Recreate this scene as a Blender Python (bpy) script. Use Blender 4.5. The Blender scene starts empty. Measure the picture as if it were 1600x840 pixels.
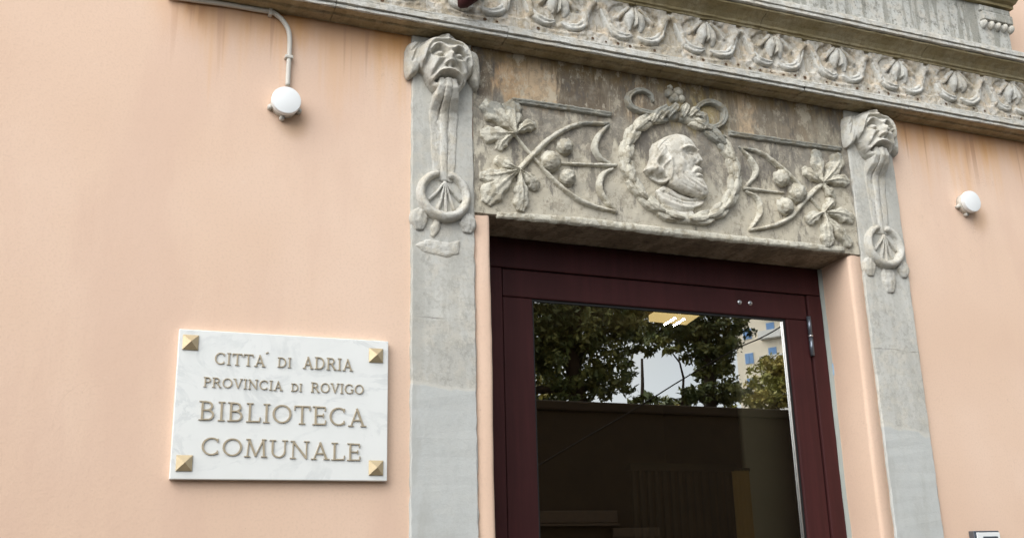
import bpy, math, random
import numpy as np
from mathutils import Matrix, Vector
random.seed(7); RNG = np.random.default_rng(7)
S = bpy.context.scene
COL = S.collection
rad = math.radians

# ---------------------------------------------------------------- camera
FPX, YAW, PITCH, ROLL = 1609.197, 0.393491, 0.282421, -0.025001     # solved from the photograph's straight lines
CAM = np.array([0.0, -3.0, 1.6])
cy, sy, cp, sp, cr, sr = math.cos(YAW), math.sin(YAW), math.cos(PITCH), math.sin(PITCH), math.cos(ROLL), math.sin(ROLL)
FW = np.array([sy*cp, cy*cp, sp]); RT = np.array([cy, -sy, 0.0]); UP = np.cross(RT, FW)
RX = RT*cr + UP*sr; UX = UP*cr - RT*sr
cam_data = bpy.data.cameras.new('camera'); cam_data.sensor_width = 36; cam_data.lens = FPX/1600*36
cam_data.clip_start = 0.05; cam_data.clip_end = 2000
cam = bpy.data.objects.new('camera', cam_data); COL.objects.link(cam)
M4 = Matrix.Identity(4)
for i in range(3):
    M4[i][0], M4[i][1], M4[i][2], M4[i][3] = RX[i], UX[i], -FW[i], CAM[i]
cam.matrix_world = M4
S.camera = cam

# ---------------------------------------------------------------- sky, sun, exposure
SUN_EL, SUN_AZ = rad(45), rad(-126)          # azimuth from +Y towards +X: veiled sun in front of the facade, high on the left
SUN_DIR = Vector((math.sin(SUN_AZ)*math.cos(SUN_EL), math.cos(SUN_AZ)*math.cos(SUN_EL), math.sin(SUN_EL)))
W = bpy.data.worlds.new('World'); S.world = W; W.use_nodes = True
nt = W.node_tree; nt.nodes.clear()
o_ = nt.nodes.new('ShaderNodeOutputWorld'); bg = nt.nodes.new('ShaderNodeBackground'); sk = nt.nodes.new('ShaderNodeTexSky')
sk.sky_type = 'NISHITA'; sk.sun_disc = False; sk.sun_elevation = SUN_EL; sk.sun_rotation = SUN_AZ
sk.air_density = 1.0; sk.dust_density = 2.0; sk.ozone_density = 1.0
bw = nt.nodes.new('ShaderNodeRGBToBW'); nt.links.new(sk.outputs[0], bw.inputs[0])
mul = nt.nodes.new('ShaderNodeMixRGB'); mul.blend_type = 'MULTIPLY'; mul.inputs[0].default_value = 1
mul.inputs[2].default_value = (1.27, 1.34, 1.42, 1); nt.links.new(bw.outputs[0], mul.inputs[1])
tc = nt.nodes.new('ShaderNodeTexCoord'); cn = nt.nodes.new('ShaderNodeTexNoise'); cn.inputs['Scale'].default_value = 2.2; cn.inputs['Detail'].default_value = 5
nt.links.new(tc.outputs['Generated'], cn.inputs['Vector'])
crp = nt.nodes.new('ShaderNodeValToRGB'); crp.color_ramp.elements[0].position = .38; crp.color_ramp.elements[0].color = (.62, .62, .62, 1)
crp.color_ramp.elements[1].position = .56; crp.color_ramp.elements[1].color = (.97, .97, .97, 1)
nt.links.new(cn.outputs['Fac'], crp.inputs[0])
mx = nt.nodes.new('ShaderNodeMixRGB'); nt.links.new(crp.outputs[0], mx.inputs[0]); nt.links.new(sk.outputs[0], mx.inputs[1]); nt.links.new(mul.outputs[0], mx.inputs[2])
nt.links.new(mx.outputs[0], bg.inputs[0]); nt.links.new(bg.outputs[0], o_.inputs[0]); bg.inputs[1].default_value = 0.11
sun_d = bpy.data.lights.new('sun', 'SUN'); sun_d.energy = 1.35; sun_d.angle = rad(75); sun_d.color = (1, .955, .89)
sun = bpy.data.objects.new('sun', sun_d); COL.objects.link(sun); sun.rotation_euler = SUN_DIR.to_track_quat('Z', 'Y').to_euler()
vs = S.view_settings; vs.view_transform = 'Standard'; vs.look = 'None'; vs.exposure = 1.19; vs.gamma = 1; vs.use_curve_mapping = False
S.render.engine = 'CYCLES'
S.cycles.max_bounces = 8; S.cycles.transparent_max_bounces = 8; S.cycles.caustics_reflective = False; S.cycles.caustics_refractive = False
try:
    S.cycles.use_denoising = True; S.cycles.denoiser = 'OPENIMAGEDENOISE'
except Exception:
    pass

# ---------------------------------------------------------------- measuring the photograph
def at(px, py, y=0.0):
    "point of the plane at depth y that stands at a photograph position"
    d = RX*((px-800)/FPX) - UX*((py-420)/FPX) + FW
    return CAM + d*((y-CAM[1])/d[1])
def XZ(px, py, y=0.0):
    p = at(px, py, y); return (p[0], p[2])
def pix(X, Y, Z):
    v = np.stack([X-CAM[0], np.full_like(X, Y)-CAM[1], Z-CAM[2]], -1)
    w = v@FW; return v@RX/w*FPX+800, -(v@UX)/w*FPX+420
GY = 0.205                                    # plane of the door glass
def mir(px, py, L):
    "where something seen mirrored in the glass stands, L metres in front of it"
    p = at(px, py, GY+L); return np.array([p[0], GY-L, p[2]])

# ---------------------------------------------------------------- objects
def tag(o, label=None, cat=None, group=None, kind=None):
    if label: o['label'] = label
    if cat: o['category'] = cat
    if group: o['group'] = group
    if kind: o['kind'] = kind
    return o
def empty(name, loc, label, cat, group=None):
    o = bpy.data.objects.new(name, None); o.location = loc; o.empty_display_size = .1; COL.objects.link(o)
    return tag(o, label, cat, group)
def link(name, me, mat=None, parent=None, smooth=False):
    if mat is not None and not me.materials:
        for m in (mat if isinstance(mat, (list, tuple)) else [mat]): me.materials.append(m)
    if smooth: me.polygons.foreach_set('use_smooth', [True]*len(me.polygons))
    o = bpy.data.objects.new(name, me); COL.objects.link(o)
    if parent is not None:
        o.parent = parent
        off = Vector((0, 0, 0)); q = parent
        while q is not None: off += q.location; q = q.parent
        o.location = -off                     # meshes are written in world metres
    return o
def dup(o, d, parent=None):
    c = o.copy(); COL.objects.link(c)
    if parent is None: c.location = o.location + Vector(d)
    else: c.parent = parent; c.location = o.location
    for ch in list(o.children): dup(ch, d, c)
    return c
class MB:
    def __init__(s): s.v = []; s.f = []; s.mi = []
    def add(s, v, f, mi=0):
        n = len(s.v); s.v += [tuple(map(float, q)) for q in v]; s.f += [tuple(i+n for i in q) for q in f]; s.mi += [mi]*len(f)
    def box(s, a, b, jit=0, mi=0):
        x0, y0, z0 = a; x1, y1, z1 = b
        v = np.array([(x0,y0,z0),(x1,y0,z0),(x1,y1,z0),(x0,y1,z0),(x0,y0,z1),(x1,y0,z1),(x1,y1,z1),(x0,y1,z1)], float)
        if jit: v += RNG.uniform(-jit, jit, v.shape)
        s.add(v, [(3,2,1,0),(4,5,6,7),(0,1,5,4),(1,2,6,5),(2,3,7,6),(3,0,4,7)], mi)
    def tube(s, pts, r, n=10, caps=True, mi=0):
        pts = [Vector(p) for p in pts]; rs = r if isinstance(r, (list, tuple)) else [r]*len(pts)
        v = []; f = []
        for i, p in enumerate(pts):
            t = (pts[min(i+1, len(pts)-1)] - pts[max(i-1, 0)]).normalized()
            a = t.orthogonal().normalized() if i == 0 else (a - t*a.dot(t)).normalized()
            b = t.cross(a)
            for k in range(n):
                w = 2*math.pi*k/n; v.append(p + (a*math.cos(w)+b*math.sin(w))*rs[i])
        for i in range(len(pts)-1):
            for k in range(n): f.append((i*n+k, i*n+(k+1) % n, (i+1)*n+(k+1) % n, (i+1)*n+k))
        if caps: f.append(tuple(reversed(range(n)))); f.append(tuple(range((len(pts)-1)*n, len(pts)*n)))
        s.add(v, f, mi)
    def mesh(s, name):
        me = bpy.data.meshes.new(name); me.from_pydata(s.v, [], s.f); me.update()
        if any(s.mi): me.polygons.foreach_set('material_index', s.mi)
        return me
    def build(s, name, mat, parent=None, smooth=False): return link(name, s.mesh(name), mat, parent, smooth)
def bevel(o, w=.004, n=2):
    m = o.modifiers.new('edge', 'BEVEL'); m.width = w; m.segments = n; m.limit_method = 'ANGLE'; return o

def catmull(pts, n):
    P = np.array(pts, float); P = np.vstack([2*P[0]-P[1], P, 2*P[-1]-P[-2]]); m = len(P)-3
    t = np.linspace(0, m-1e-9, n); i = t.astype(int); u = (t-i)[:, None]
    a, b, c, d = P[i], P[i+1], P[i+2], P[i+3]
    return .5*((2*b)+(c-a)*u+(2*a-5*b+4*c-d)*u*u+(3*b-a-3*c+d)*u**3)
def lerp(L, n): return np.interp(np.linspace(0, 1, n), np.linspace(0, 1, len(L)), L)
ROUND = lambda s, t: np.sqrt(np.maximum(0, 1-s*s))
def LEAFP(s, t): return (1-np.abs(s)**5)*(.72+.28*s*s) + .34*np.exp(-(s/.16)**2)*(1-.6*t)
def sweep(mb, pts, w, h, base=0.0, prof=ROUND, n=26, m=11, edge=0.0, jit=.0012, sink=.004, lift=None):
    "raised carving along a line of (x, z) points on the wall: w half widths, h heights, standing on y = -base"
    P = catmull(pts, n); t = np.linspace(0, 1, n); w = lerp(w, n); h = lerp(h, n)
    T = np.gradient(P, axis=0); T /= np.linalg.norm(T, axis=1)[:, None]+1e-9; N = np.stack([-T[:, 1], T[:, 0]], 1)
    if edge: w = w*(1+edge*np.sin(t*17+RNG.uniform(0, 6)))
    s = np.linspace(-1, 1, m); b = lerp(lift, n) if lift is not None else np.zeros(n)
    v = []
    for i in range(n):
        y = base + b[i] + h[i]*prof(s, t[i]); y[0] = y[-1] = base-sink
        q = P[i]+N[i]*(s*w[i])[:, None] + RNG.uniform(-jit, jit, (m, 2))
        y = y + RNG.uniform(-jit, jit, m)*.7
        v += [(q[k, 0], -y[k], q[k, 1]) for k in range(m)]
    f = [(i*m+k, i*m+k+1, (i+1)*m+k+1, (i+1)*m+k) for i in range(n-1) for k in range(m-1)]
    for e in (0, n-1):                        # blunt ends go back to the stone
        r = [e*m+k for k in range(m)]; c = len(v); p = P[e]+T[e]*(-.002 if e == 0 else .002)
        v += [(p[0]+N[e][0]*s[k]*w[e]*.7, sink-base, p[1]+N[e][1]*s[k]*w[e]*.7) for k in range(m)]
        f += [(r[k], r[k+1], c+k+1, c+k) if e else (c+k, c+k+1, r[k+1], r[k]) for k in range(m-1)]
    a = np.array(v); q = a[list(f[0])]        # winding: faces look out of the wall (-y)
    nn = np.cross(a[m]-a[0], a[1]-a[0])
    if nn[1] > 0: f = [tuple(reversed(x)) for x in f]
    mb.add(v, f)
def dome(mb, c, rx, rz, h, base=0, n=14, m=7, bump=0.0, k=6):
    v = [(c[0], -(base+h), c[1])]; f = []
    for j in range(1, m+1):
        a = j/m*math.pi/2
        for i in range(n):
            w = 2*math.pi*i/n; b = 1+bump*math.sin(k*w+j*2.4)*math.sin(a)*.9*(1 if j < m else .3)
            v.append((c[0]+rx*math.sin(a)*math.cos(w)*b, -(base+h*math.cos(a)*b - (.004 if j == m else 0)), c[1]+rz*math.sin(a)*math.sin(w)*b))
    for i in range(n): f.append((0, 1+i, 1+(i+1) % n))
    for j in range(m-1):
        for i in range(n): f.append((1+j*n+i, 1+(j+1)*n+i, 1+(j+1)*n+(i+1) % n, 1+j*n+(i+1) % n))
    mb.add(v, [tuple(x) for x in f])
def seg_d(U, V, pts):
    D = np.full(U.shape, 1e9)
    for (a, b), (c, d) in zip(pts[:-1], pts[1:]):
        L = (c-a)**2+(d-b)**2+1e-18; t = np.clip(((U-a)*(c-a)+(V-b)*(d-b))/L, 0, 1)
        D = np.minimum(D, np.hypot(U-a-t*(c-a), V-b-t*(d-b)))
    return D
def stroke(U, V, pts, amp, w, pw=2):
    if len(pts) > 2: pts = [tuple(q) for q in catmull(pts, 5*len(pts))]
    return amp*np.exp(-(seg_d(U, V, pts if len(pts) > 1 else [pts[0], pts[0]])/w)**pw)
def inside(U, V, poly):
    r = np.zeros(U.shape, bool); n = len(poly)
    for i in range(n):
        (a, b), (c, d) = poly[i], poly[(i+1) % n]
        if b == d: continue
        r ^= ((b > V) != (d > V)) & (U < (c-a)*(V-b)/(d-b)+a)
    return r
def sdf(U, V, poly):
    d = seg_d(U, V, list(poly)+[poly[0]]); return np.where(inside(U, V, poly), d, -d)
def hfield(mb, x0, x1, z0, z1, nx, nz, fn, base=0.0, cut=True):
    X, Z = np.meshgrid(np.linspace(x0, x1, nx), np.linspace(z0, z1, nz))
    H = fn(X, Z); keep = H > 0 if cut else np.ones(H.shape, bool)
    Hs = np.where(keep, H, -.004) if cut else H
    idx = -np.ones(H.shape, int); v = []; f = []
    use = np.zeros(H.shape, bool)
    k4 = keep[:-1, :-1] | keep[1:, :-1] | keep[:-1, 1:] | keep[1:, 1:]
    use[:-1, :-1] |= k4; use[1:, :-1] |= k4; use[:-1, 1:] |= k4; use[1:, 1:] |= k4
    idx[use] = np.arange(use.sum())
    v = np.stack([X[use], -(base+Hs[use]), Z[use]], 1)
    for j, i in np.argwhere(k4): f.append((idx[j, i], idx[j, i+1], idx[j+1, i+1], idx[j+1, i]))
    mb.add(v, f)
def extrude_x(mb, prof, x0, x1, step=.03, jit=.0012, endcap=True):
    "profile of (y, z) points, front side, drawn along x with slightly worn edges"
    n = max(2, int((x1-x0)/step)+1); xs = np.linspace(x0, x1, n); m = len(prof); v = []
    for x in xs:
        for (y, z) in prof: v.append((x, y+random.uniform(-jit, jit), z+random.uniform(-jit, jit)))
    f = [(i*m+k, (i+1)*m+k, (i+1)*m+k+1, i*m+k+1) for i in range(n-1) for k in range(m-1)]
    f += [((n-1-0)*m+k, k + (n-1)*m, 0)[:0] for k in ()]
    if endcap: f.append(tuple(range(m))); f.append(tuple(reversed(range((n-1)*m, n*m))))
    mb.add(v, f)

# ---------------------------------------------------------------- materials
class NT:
    def __init__(s, name):
        s.m = bpy.data.materials.new(name); s.m.use_nodes = True; s.t = s.m.node_tree; s.t.nodes.clear()
        s.out = s.t.nodes.new('ShaderNodeOutputMaterial'); s.b = s.t.nodes.new('ShaderNodeBsdfPrincipled')
        s.t.links.new(s.b.outputs[0], s.out.inputs[0]); s.geo = s.t.nodes.new('ShaderNodeNewGeometry')
        sx = s.t.nodes.new('ShaderNodeSeparateXYZ'); s.t.links.new(s.geo.outputs['Position'], sx.inputs[0]); s.x, s.y, s.z = sx.outputs
        s.pos = s.geo.outputs['Position']
    def put(s, sock, val):
        if hasattr(val, 'is_linked') or hasattr(val, 'links'): s.t.links.new(val, sock)
        else: sock.default_value = val
    def math(s, op, a, b=0.0, clamp=False):
        n = s.t.nodes.new('ShaderNodeMath'); n.operation = op; n.use_clamp = clamp; s.put(n.inputs[0], a); s.put(n.inputs[1], b); return n.outputs[0]
    def add(s, a, b): return s.math('ADD', a, b)
    def mul(s, a, b): return s.math('MULTIPLY', a, b)
    def step(s, v, lo, hi, a=0.0, b=1.0):
        n = s.t.nodes.new('ShaderNodeMapRange'); n.interpolation_type = 'SMOOTHSTEP'; s.put(n.inputs[0], v)
        n.inputs[1].default_value = lo; n.inputs[2].default_value = hi; n.inputs[3].default_value = a; n.inputs[4].default_value = b; return n.outputs[0]
    def vec(s, sx=1, sy=1, sz=1, off=(0, 0, 0)):
        n = s.t.nodes.new('ShaderNodeMapping'); s.t.links.new(s.pos, n.inputs[0]); n.inputs[3].default_value = (sx, sy, sz); n.inputs[1].default_value = off; return n.outputs[0]
    def noise(s, scale, detail=4, rough=.55, vec=None, dist=0):
        n = s.t.nodes.new('ShaderNodeTexNoise'); s.t.links.new(vec if vec is not None else s.pos, n.inputs['Vector'])
        n.inputs['Scale'].default_value = scale; n.inputs['Detail'].default_value = detail; n.inputs['Roughness'].default_value = rough; n.inputs['Distortion'].default_value = dist; return n.outputs['Fac']
    def mix(s, f, a, b, mode='MIX'):
        n = s.t.nodes.new('ShaderNodeMixRGB'); n.blend_type = mode
        for k, q in zip(range(3), (f, a, b)):
            s.put(n.inputs[k], (*q, 1) if isinstance(q, tuple) and len(q) == 3 else q)
        return n.outputs[0]
    def ramp(s, v, stops, interp='LINEAR'):
        n = s.t.nodes.new('ShaderNodeValToRGB'); s.put(n.inputs[0], v); e = n.color_ramp; e.interpolation = interp
        while len(e.elements) < len(stops): e.elements.new(.5)
        for el, (p, c) in zip(e.elements, stops): el.position = p; el.color = (*c, 1) if len(c) == 3 else c
        return n.outputs[0]
    def fin(s, col, rough=.8, bump=None, strength=.3, dist=.004, metal=0.0, spec=.3):
        s.put(s.b.inputs['Base Color'], (*col, 1) if isinstance(col, tuple) and len(col) == 3 else col); s.put(s.b.inputs['Roughness'], rough)
        s.b.inputs['Metallic'].default_value = metal; s.b.inputs['Specular IOR Level'].default_value = spec
        if bump is not None:
            n = s.t.nodes.new('ShaderNodeBump'); n.inputs['Strength'].default_value = strength; n.inputs['Distance'].default_value = dist
            s.t.links.new(bump, n.inputs['Height']); s.t.links.new(n.outputs[0], s.b.inputs['Normal'])
        return s.m
MAT = {}
def plain(name, col, rough=.6, metal=0.0, var=.12, sc=9, spec=.4, bump=.15):
    n = NT(name); v = n.noise(sc, 4); c = n.mix(v, tuple(x*(1-var) for x in col), tuple(min(1, x*(1+var)) for x in col))
    MAT[name] = n.fin(c, rough, n.noise(sc*8, 3), bump, .002, metal, spec); return MAT[name]

LEDGE_Z = 3.330
def mat_wall():
    n = NT('peach_render')
    big = n.noise(.9, 3); mid = n.noise(5, 5); fine = n.noise(140, 3)
    c = n.mix(n.step(big, .35, .65), (.675, .482, .358), (.73, .54, .415))
    c = n.mix(n.mul(n.step(mid, .42, .62), .40), c, (.70, .505, .375))
    c = n.mix(n.mul(n.step(fine, .48, .66), .22), c, (.55, .40, .30))
    # vertical rain marks, rust drips and the ochre tide line under the stone ledge
    d = n.math('SUBTRACT', LEDGE_Z, n.z)
    under = n.mul(n.step(n.add(n.x, n.mul(n.noise(3, 2), .1)), .1, .26), n.mul(n.step(n.x, 3.85, 3.7), n.step(n.z, 3.42, 3.37)))
    col1 = n.noise(1, 3, .6, n.vec(13, 1, .5)); col2 = n.noise(1, 2, .5, n.vec(34, 1, 1.1, (7, 0, 0)))
    wash = n.math('SUBTRACT', n.mul(n.step(col1, .3, .75), 1.0), n.mul(d, 2.1), True)
    c = n.mix(n.mul(n.mul(wash, under), .92), c, (.69, .40, .175))
    tide = n.step(n.add(d, n.mul(n.noise(1, 4, .6, n.vec(16, 1, 3)), .22)), .28, .10)
    c = n.mix(n.mul(n.mul(tide, under), .88), c, (.66, .345, .125))
    drip = n.math('SUBTRACT', n.step(col2, .54, .66), n.mul(n.math('SUBTRACT', d, n.mul(col1, .2)), 6.0), True)
    c = n.mix(n.mul(n.mul(drip, under), .45), c, (.30, .12, .045))
    ck = n.math('ABSOLUTE', n.math('SUBTRACT', n.noise(2.6, 5, .6, None, .6), .5)); ckm = n.mul(n.step(ck, .0035, .0), n.step(n.noise(1.7, 2), .55, .62)); c = n.mix(n.mul(ckm, .22), c, (.42, .28, .20))
    bl = n.noise(1, 4, .6, n.vec(2.6, 1, .7, (2, 0, 5))); c = n.mix(n.mul(n.step(bl, .46, .60), .45), c, (.63, .44, .335))
    sc = n.step(n.noise(1, 4, .7, n.vec(9, 1, 22, (3, 0, 1))), .66, .74); c = n.mix(n.mul(sc, .22), c, (.78, .62, .50))
    pits = n.step(n.noise(46, 2), .765, .80)
    c = n.mix(n.mul(pits, .35), c, (.25, .16, .11))
    # soft shadow of the two junction boxes, painted below and to their right
    for bx, bz in ((.515, 2.965), (3.345, 2.945)):
        dx = n.mul(n.math('SUBTRACT', n.x, bx), 14); dz = n.mul(n.math('SUBTRACT', n.z, bz), 11)
        r2 = n.add(n.mul(dx, dx), n.mul(dz, dz)); c = n.mix(n.mul(n.step(n.add(r2, mid), 1.3, .35), .45), c, (.46, .27, .13))
    b = n.add(n.mul(fine, .5), n.add(n.mul(mid, .5), n.mul(n.noise(38, 4), .7)))
    return n.fin(c, .93, b, .28, .003, 0, .15)
def stone(name, base, dark, warm, olive=.0, streak=.5, rough=.9, patch=False, bump=.45):
    n = NT(name); a = n.noise(3.2, 6, .6); b = n.noise(22, 5, .6); f = n.noise(170, 3)
    c = n.mix(n.step(a, .34, .66), base, tuple(x*.84 for x in base))
    c = n.mix(n.mul(n.step(b, .46, .62), .5), c, warm)
    st = n.noise(1, 4, .6, n.vec(16, 6, 1.6)); c = n.mix(n.mul(n.step(st, .47, .56), streak), c, dark)
    sp_ = n.noise(60, 3, .7); c = n.mix(n.mul(n.step(sp_, .53, .59), .5), c, dark); gr = n.step(n.noise(30, 7, .78, n.vec(1, 1, .8, (3, 0, 8))), .535, .60); c = n.mix(n.mul(gr, streak*.9), c, tuple(x*.62 for x in dark))
    c = n.mix(n.mul(n.step(f, .5, .75), .18), c, tuple(min(1, x*1.35) for x in base))
    if olive: c = n.mix(n.mul(n.step(n.noise(7, 5, .6), .36, .62), olive), c, (.24, .19, .085))
    if patch:                                 # paler cement repair on the lower half of the shaft
        zz = n.add(n.z, n.add(n.mul(n.noise(6, 3), .10), n.mul(n.x, .045)))
        low = n.step(zz, 2.235, 2.225); c = n.mix(n.mul(low, .75), c, n.mix(a, (.50, .515, .495), (.44, .455, .445)))
        jn = n.mul(n.step(n.math('ABSOLUTE', n.math('SUBTRACT', n.add(n.z, n.mul(n.noise(9, 3), .03)), 2.37)), .0032, .0012), n.step(n.noise(7, 2), .42, .55)); c = n.mix(n.mul(jn, .6), c, (.17, .16, .14))
        bl = n.noise(1, 5, .65, n.vec(8, 4, 2.2, (1, 0, 7))); c = n.mix(n.mul(n.step(bl, .5, .64), .4), c, (.37, .365, .33))
        rim = n.mul(n.step(zz, 2.222, 2.23), n.step(zz, 2.245, 2.236)); c = n.mix(n.mul(rim, .6), c, (.56, .54, .48))
    h = n.add(n.mul(b, .5), n.add(n.mul(f, .5), n.mul(n.noise(90, 5, .7), .5)))
    MAT[name] = n.fin(c, rough, h, bump*1.3, .006, 0, .15); return MAT[name]
def mat_lintel():
    n = NT('stained_lintel_stone'); a = n.noise(4, 6, .6); b = n.noise(24, 5, .6); f = n.noise(170, 3)
    c = n.mix(n.step(a, .36, .64), (.50, .45, .35), (.45, .415, .34))
    # lower field: pale, with grey-brown weathering thickest towards the upper strips
    g = n.add(n.mul(n.noise(1, 5, .6, n.vec(9, 4, 2.4, (3, 0, 1))), 1.0), n.mul(n.math('SUBTRACT', n.z, 2.97), 1.5))
    c = n.mix(n.mul(n.step(g, .47, .545), .80), c, n.mix(n.step(n.noise(38, 6, .75), .44, .56), (.15, .135, .115), (.27, .24, .195)))
    # upper band: ochre and dark brown curtains of dirt, hanging to ragged lower ends
    wob = n.add(n.mul(n.math('SUBTRACT', n.noise(1, 5, .7, n.vec(14, 5, 4.0, (1, 0, 2))), .5), .30), n.mul(n.math('SUBTRACT', n.noise(1, 3, .7, n.vec(75, 5, 7.0)), .5), .14))
    u = n.math('DIVIDE', n.math('SUBTRACT', n.add(n.x, wob), 1.12), 1.58)
    O, P_, D, G, Ol = (.43, .285, .16), (.48, .36, .235), (.135, .105, .075), (.22, .185, .14), (.30, .235, .115)
    st = [(0, D), (.035, D), (.06, O), (.16, P_), (.195, P_), (.215, D), (.30, D), (.33, G), (.36, D), (.40, P_), (.43, D), (.47, G), (.50, Ol), (.60, Ol), (.66, G), (.69, P_), (.715, P_), (.735, G), (.80, G), (.86, (.25, .20, .14)), (.93, (.29, .26, .20)), (1, D)]
    band = n.ramp(u, st)
    band = n.mix(n.mul(n.step(n.noise(30, 5, .65), .5, .7), .35), band, (.36, .29, .20))
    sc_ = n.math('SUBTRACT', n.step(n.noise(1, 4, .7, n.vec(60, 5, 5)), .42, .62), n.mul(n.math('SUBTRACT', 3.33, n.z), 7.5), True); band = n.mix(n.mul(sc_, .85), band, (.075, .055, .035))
    pl = n.step(n.noise(1, 4, .7, n.vec(85, 5, 9, (4, 0, 2))), .56, .66); band = n.mix(n.mul(pl, .5), band, (.47, .40, .29))
    zz = n.add(n.z, n.mul(n.math('SUBTRACT', n.noise(1, 3, .6, n.vec(26, 4, 1)), .5), .17))
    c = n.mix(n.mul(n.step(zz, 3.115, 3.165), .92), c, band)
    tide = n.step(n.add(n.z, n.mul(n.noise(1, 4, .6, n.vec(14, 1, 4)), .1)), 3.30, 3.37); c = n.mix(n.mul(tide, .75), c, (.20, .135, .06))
    c = n.mix(n.mul(n.step(b, .52, .74), .3), c, (.46, .42, .34)); c = n.mix(n.mul(n.step(n.noise(70, 3, .7), .62, .72), .4), c, (.16, .14, .11))
    gr = n.step(n.noise(34, 7, .78), .51, .57); c = n.mix(n.mul(gr, .42), c, (.19, .16, .12)); lt = n.step(n.noise(19, 7, .75, n.vec(1, 1, .6, (9, 0, 4))), .53, .60); c = n.mix(n.mul(lt, .5), c, (.52, .47, .37))
    soot = n.step(n.noise(1, 6, .75, n.vec(11, 5, 3.2, (5, 0, 3))), .53, .60); c = n.mix(n.mul(soot, .62), c, (.11, .10, .09))
    h = n.add(n.mul(b, .9), n.add(n.mul(f, .35), n.mul(n.noise(60, 4), .6)))
    return n.fin(c, .92, h, .6, .006, 0, .15)
def mat_relief(nm='carved_stone', k=2.0, c0=3.07):
    n = NT(nm); b = n.noise(26, 5, .6); f = n.noise(180, 3)
    c = n.mix(n.step(n.noise(6, 4), .38, .62), (.57, .535, .44), (.50, .475, .40))
    g = n.add(n.noise(8, 5, .6), n.mul(n.math('SUBTRACT', n.z, c0), k))
    c = n.mix(n.mul(n.step(g, .50, .58), .80), c, (.22, .22, .195))
    c = n.mix(n.mul(n.step(b, .51, .58), .5), c, (.27, .225, .15)); gr = n.step(n.noise(48, 7, .78), .52, .58); c = n.mix(n.mul(gr, .35), c, (.22, .19, .14))
    return n.fin(c, .9, n.add(n.add(n.mul(b, .9), n.mul(f, .4)), n.mul(n.noise(70, 4), .7)), .9, .007, 0, .15)
WALL = mat_wall(); LINTEL = mat_lintel(); RELIEF = mat_relief(); WREATH = mat_relief('wreath_stone', .5, 3.12)
STONE = stone('grey_pilaster_stone', (.53, .52, .475), (.38, .365, .32), (.54, .50, .42), streak=.35, patch=True, bump=.16)
MASKS = stone('grey_mask_stone', (.56, .545, .495), (.37, .34, .28), (.54, .48, .37), streak=.28)
PORTR = stone('pale_portrait_stone', (.64, .61, .535), (.30, .26, .19), (.50, .45, .36), streak=.22, bump=.3)
LEDGE = stone('pale_ledge_stone', (.59, .58, .535), (.33, .31, .26), (.54, .48, .38), streak=.25)
FRIEZE = stone('frieze_stone', (.55, .52, .46), (.30, .25, .17), (.55, .42, .27), streak=.5)
PITS = plain('dark_drill_hole', (.10, .058, .032), .95, 0, .3, 40)
COVE = stone('olive_cove_stone', (.42, .36, .235), (.26, .21, .115), (.40, .31, .17), olive=.55, streak=.4)  # olive patches over a stone colour darker than the ledge
SOFFIT = stone('mossy_shaded_soffit_stone', (.42, .345, .23), (.22, .165, .095), (.44, .32, .19), olive=.35, streak=.5)  # moss tone, plus the ledge underside's shade put into the colour
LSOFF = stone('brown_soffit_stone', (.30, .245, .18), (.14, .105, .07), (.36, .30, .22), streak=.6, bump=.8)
UPPER = stone('upper_frieze_stone', (.52, .515, .475), (.24, .235, .20), (.50, .45, .37), streak=.75)
MARBLE = None
def mat_marble():
    n = NT('white_marble'); v = n.noise(3.2, 8, .62, n.vec(1, 1, 1.6), 1.4); w = n.noise(14, 5)
    vein = n.mul(n.step(n.math('ABSOLUTE', n.math('SUBTRACT', v, .5)), .045, 0), n.step(w, .35, .65))
    c = n.mix(n.mul(vein, .45), n.mix(w, (.70, .71, .68), (.76, .765, .74)), (.50, .52, .51))
    return n.fin(c, .32, n.noise(50, 3), .05, .001, 0, .45)
MARBLE = mat_marble()
BRASS = plain('brushed_brass', (.50, .40, .25), .45, .45, .2, 40)
LETTER = plain('dull_bronze', (.43, .36, .255), .5, .35, .25, 60)
MAROON = None
def mat_maroon():
    n = NT('maroon_paint'); g = n.noise(1, 4, .6, n.vec(40, 40, 2)); w = n.noise(5, 4)
    c = n.mix(n.step(g, .35, .7), (.040, .0105, .0105), (.052, .0135, .0135)); c = n.mix(n.mul(n.step(w, .45, .75), .5), c, (.034, .010, .010))
    return n.fin(c, n.add(.46, n.mul(w, .28)), g, .12, .001, 0, .2)
MAROON = mat_maroon()
WHITEP = plain('white_plastic', (.74, .75, .74), .45, 0, .05, 12)
GREYP = plain('grey_plastic_pipe', (.56, .53, .47), .55, 0, .12, 14)
RUBBER_SHADE = plain('black_rubber_and_shade', (.012, .012, .012), .6)
STEEL = plain('steel', (.62, .62, .62), .3, 1.0, .08, 20)
DKSTEEL = plain('dark_hinge_metal', (.16, .18, .21), .38, .8, .15, 20)
SEAL = plain('grey_sealant', (.30, .32, .29), .7)
BLUEF = plain('blue_foam', (.28, .40, .52), .8)
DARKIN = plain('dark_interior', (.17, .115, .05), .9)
BEIGE = plain('beige_interior_plaster', (.74, .67, .46), .85)
YELLOW = plain('ochre_curtain_cloth', (.75, .50, .16), .9)
SLAT = plain('brown_blind_slat', (.13, .095, .05), .8)
ASPH = plain('asphalt', (.055, .054, .052), .9, 0, .25, 30)
PAVE = plain('pavement_stone', (.13, .125, .115), .85, 0, .2, 6)
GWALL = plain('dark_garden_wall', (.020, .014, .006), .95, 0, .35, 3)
BARK = plain('bark', (.035, .026, .017), .95, 0, .3, 12)
CREAM = plain('cream_house_plaster', (.86, .77, .62), .9, 0, .05, 2)
BLUESH = plain('blue_shutter', (.18, .34, .62), .6)
WHITEH = plain('white_house_trim', (.78, .77, .73), .8)
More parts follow.
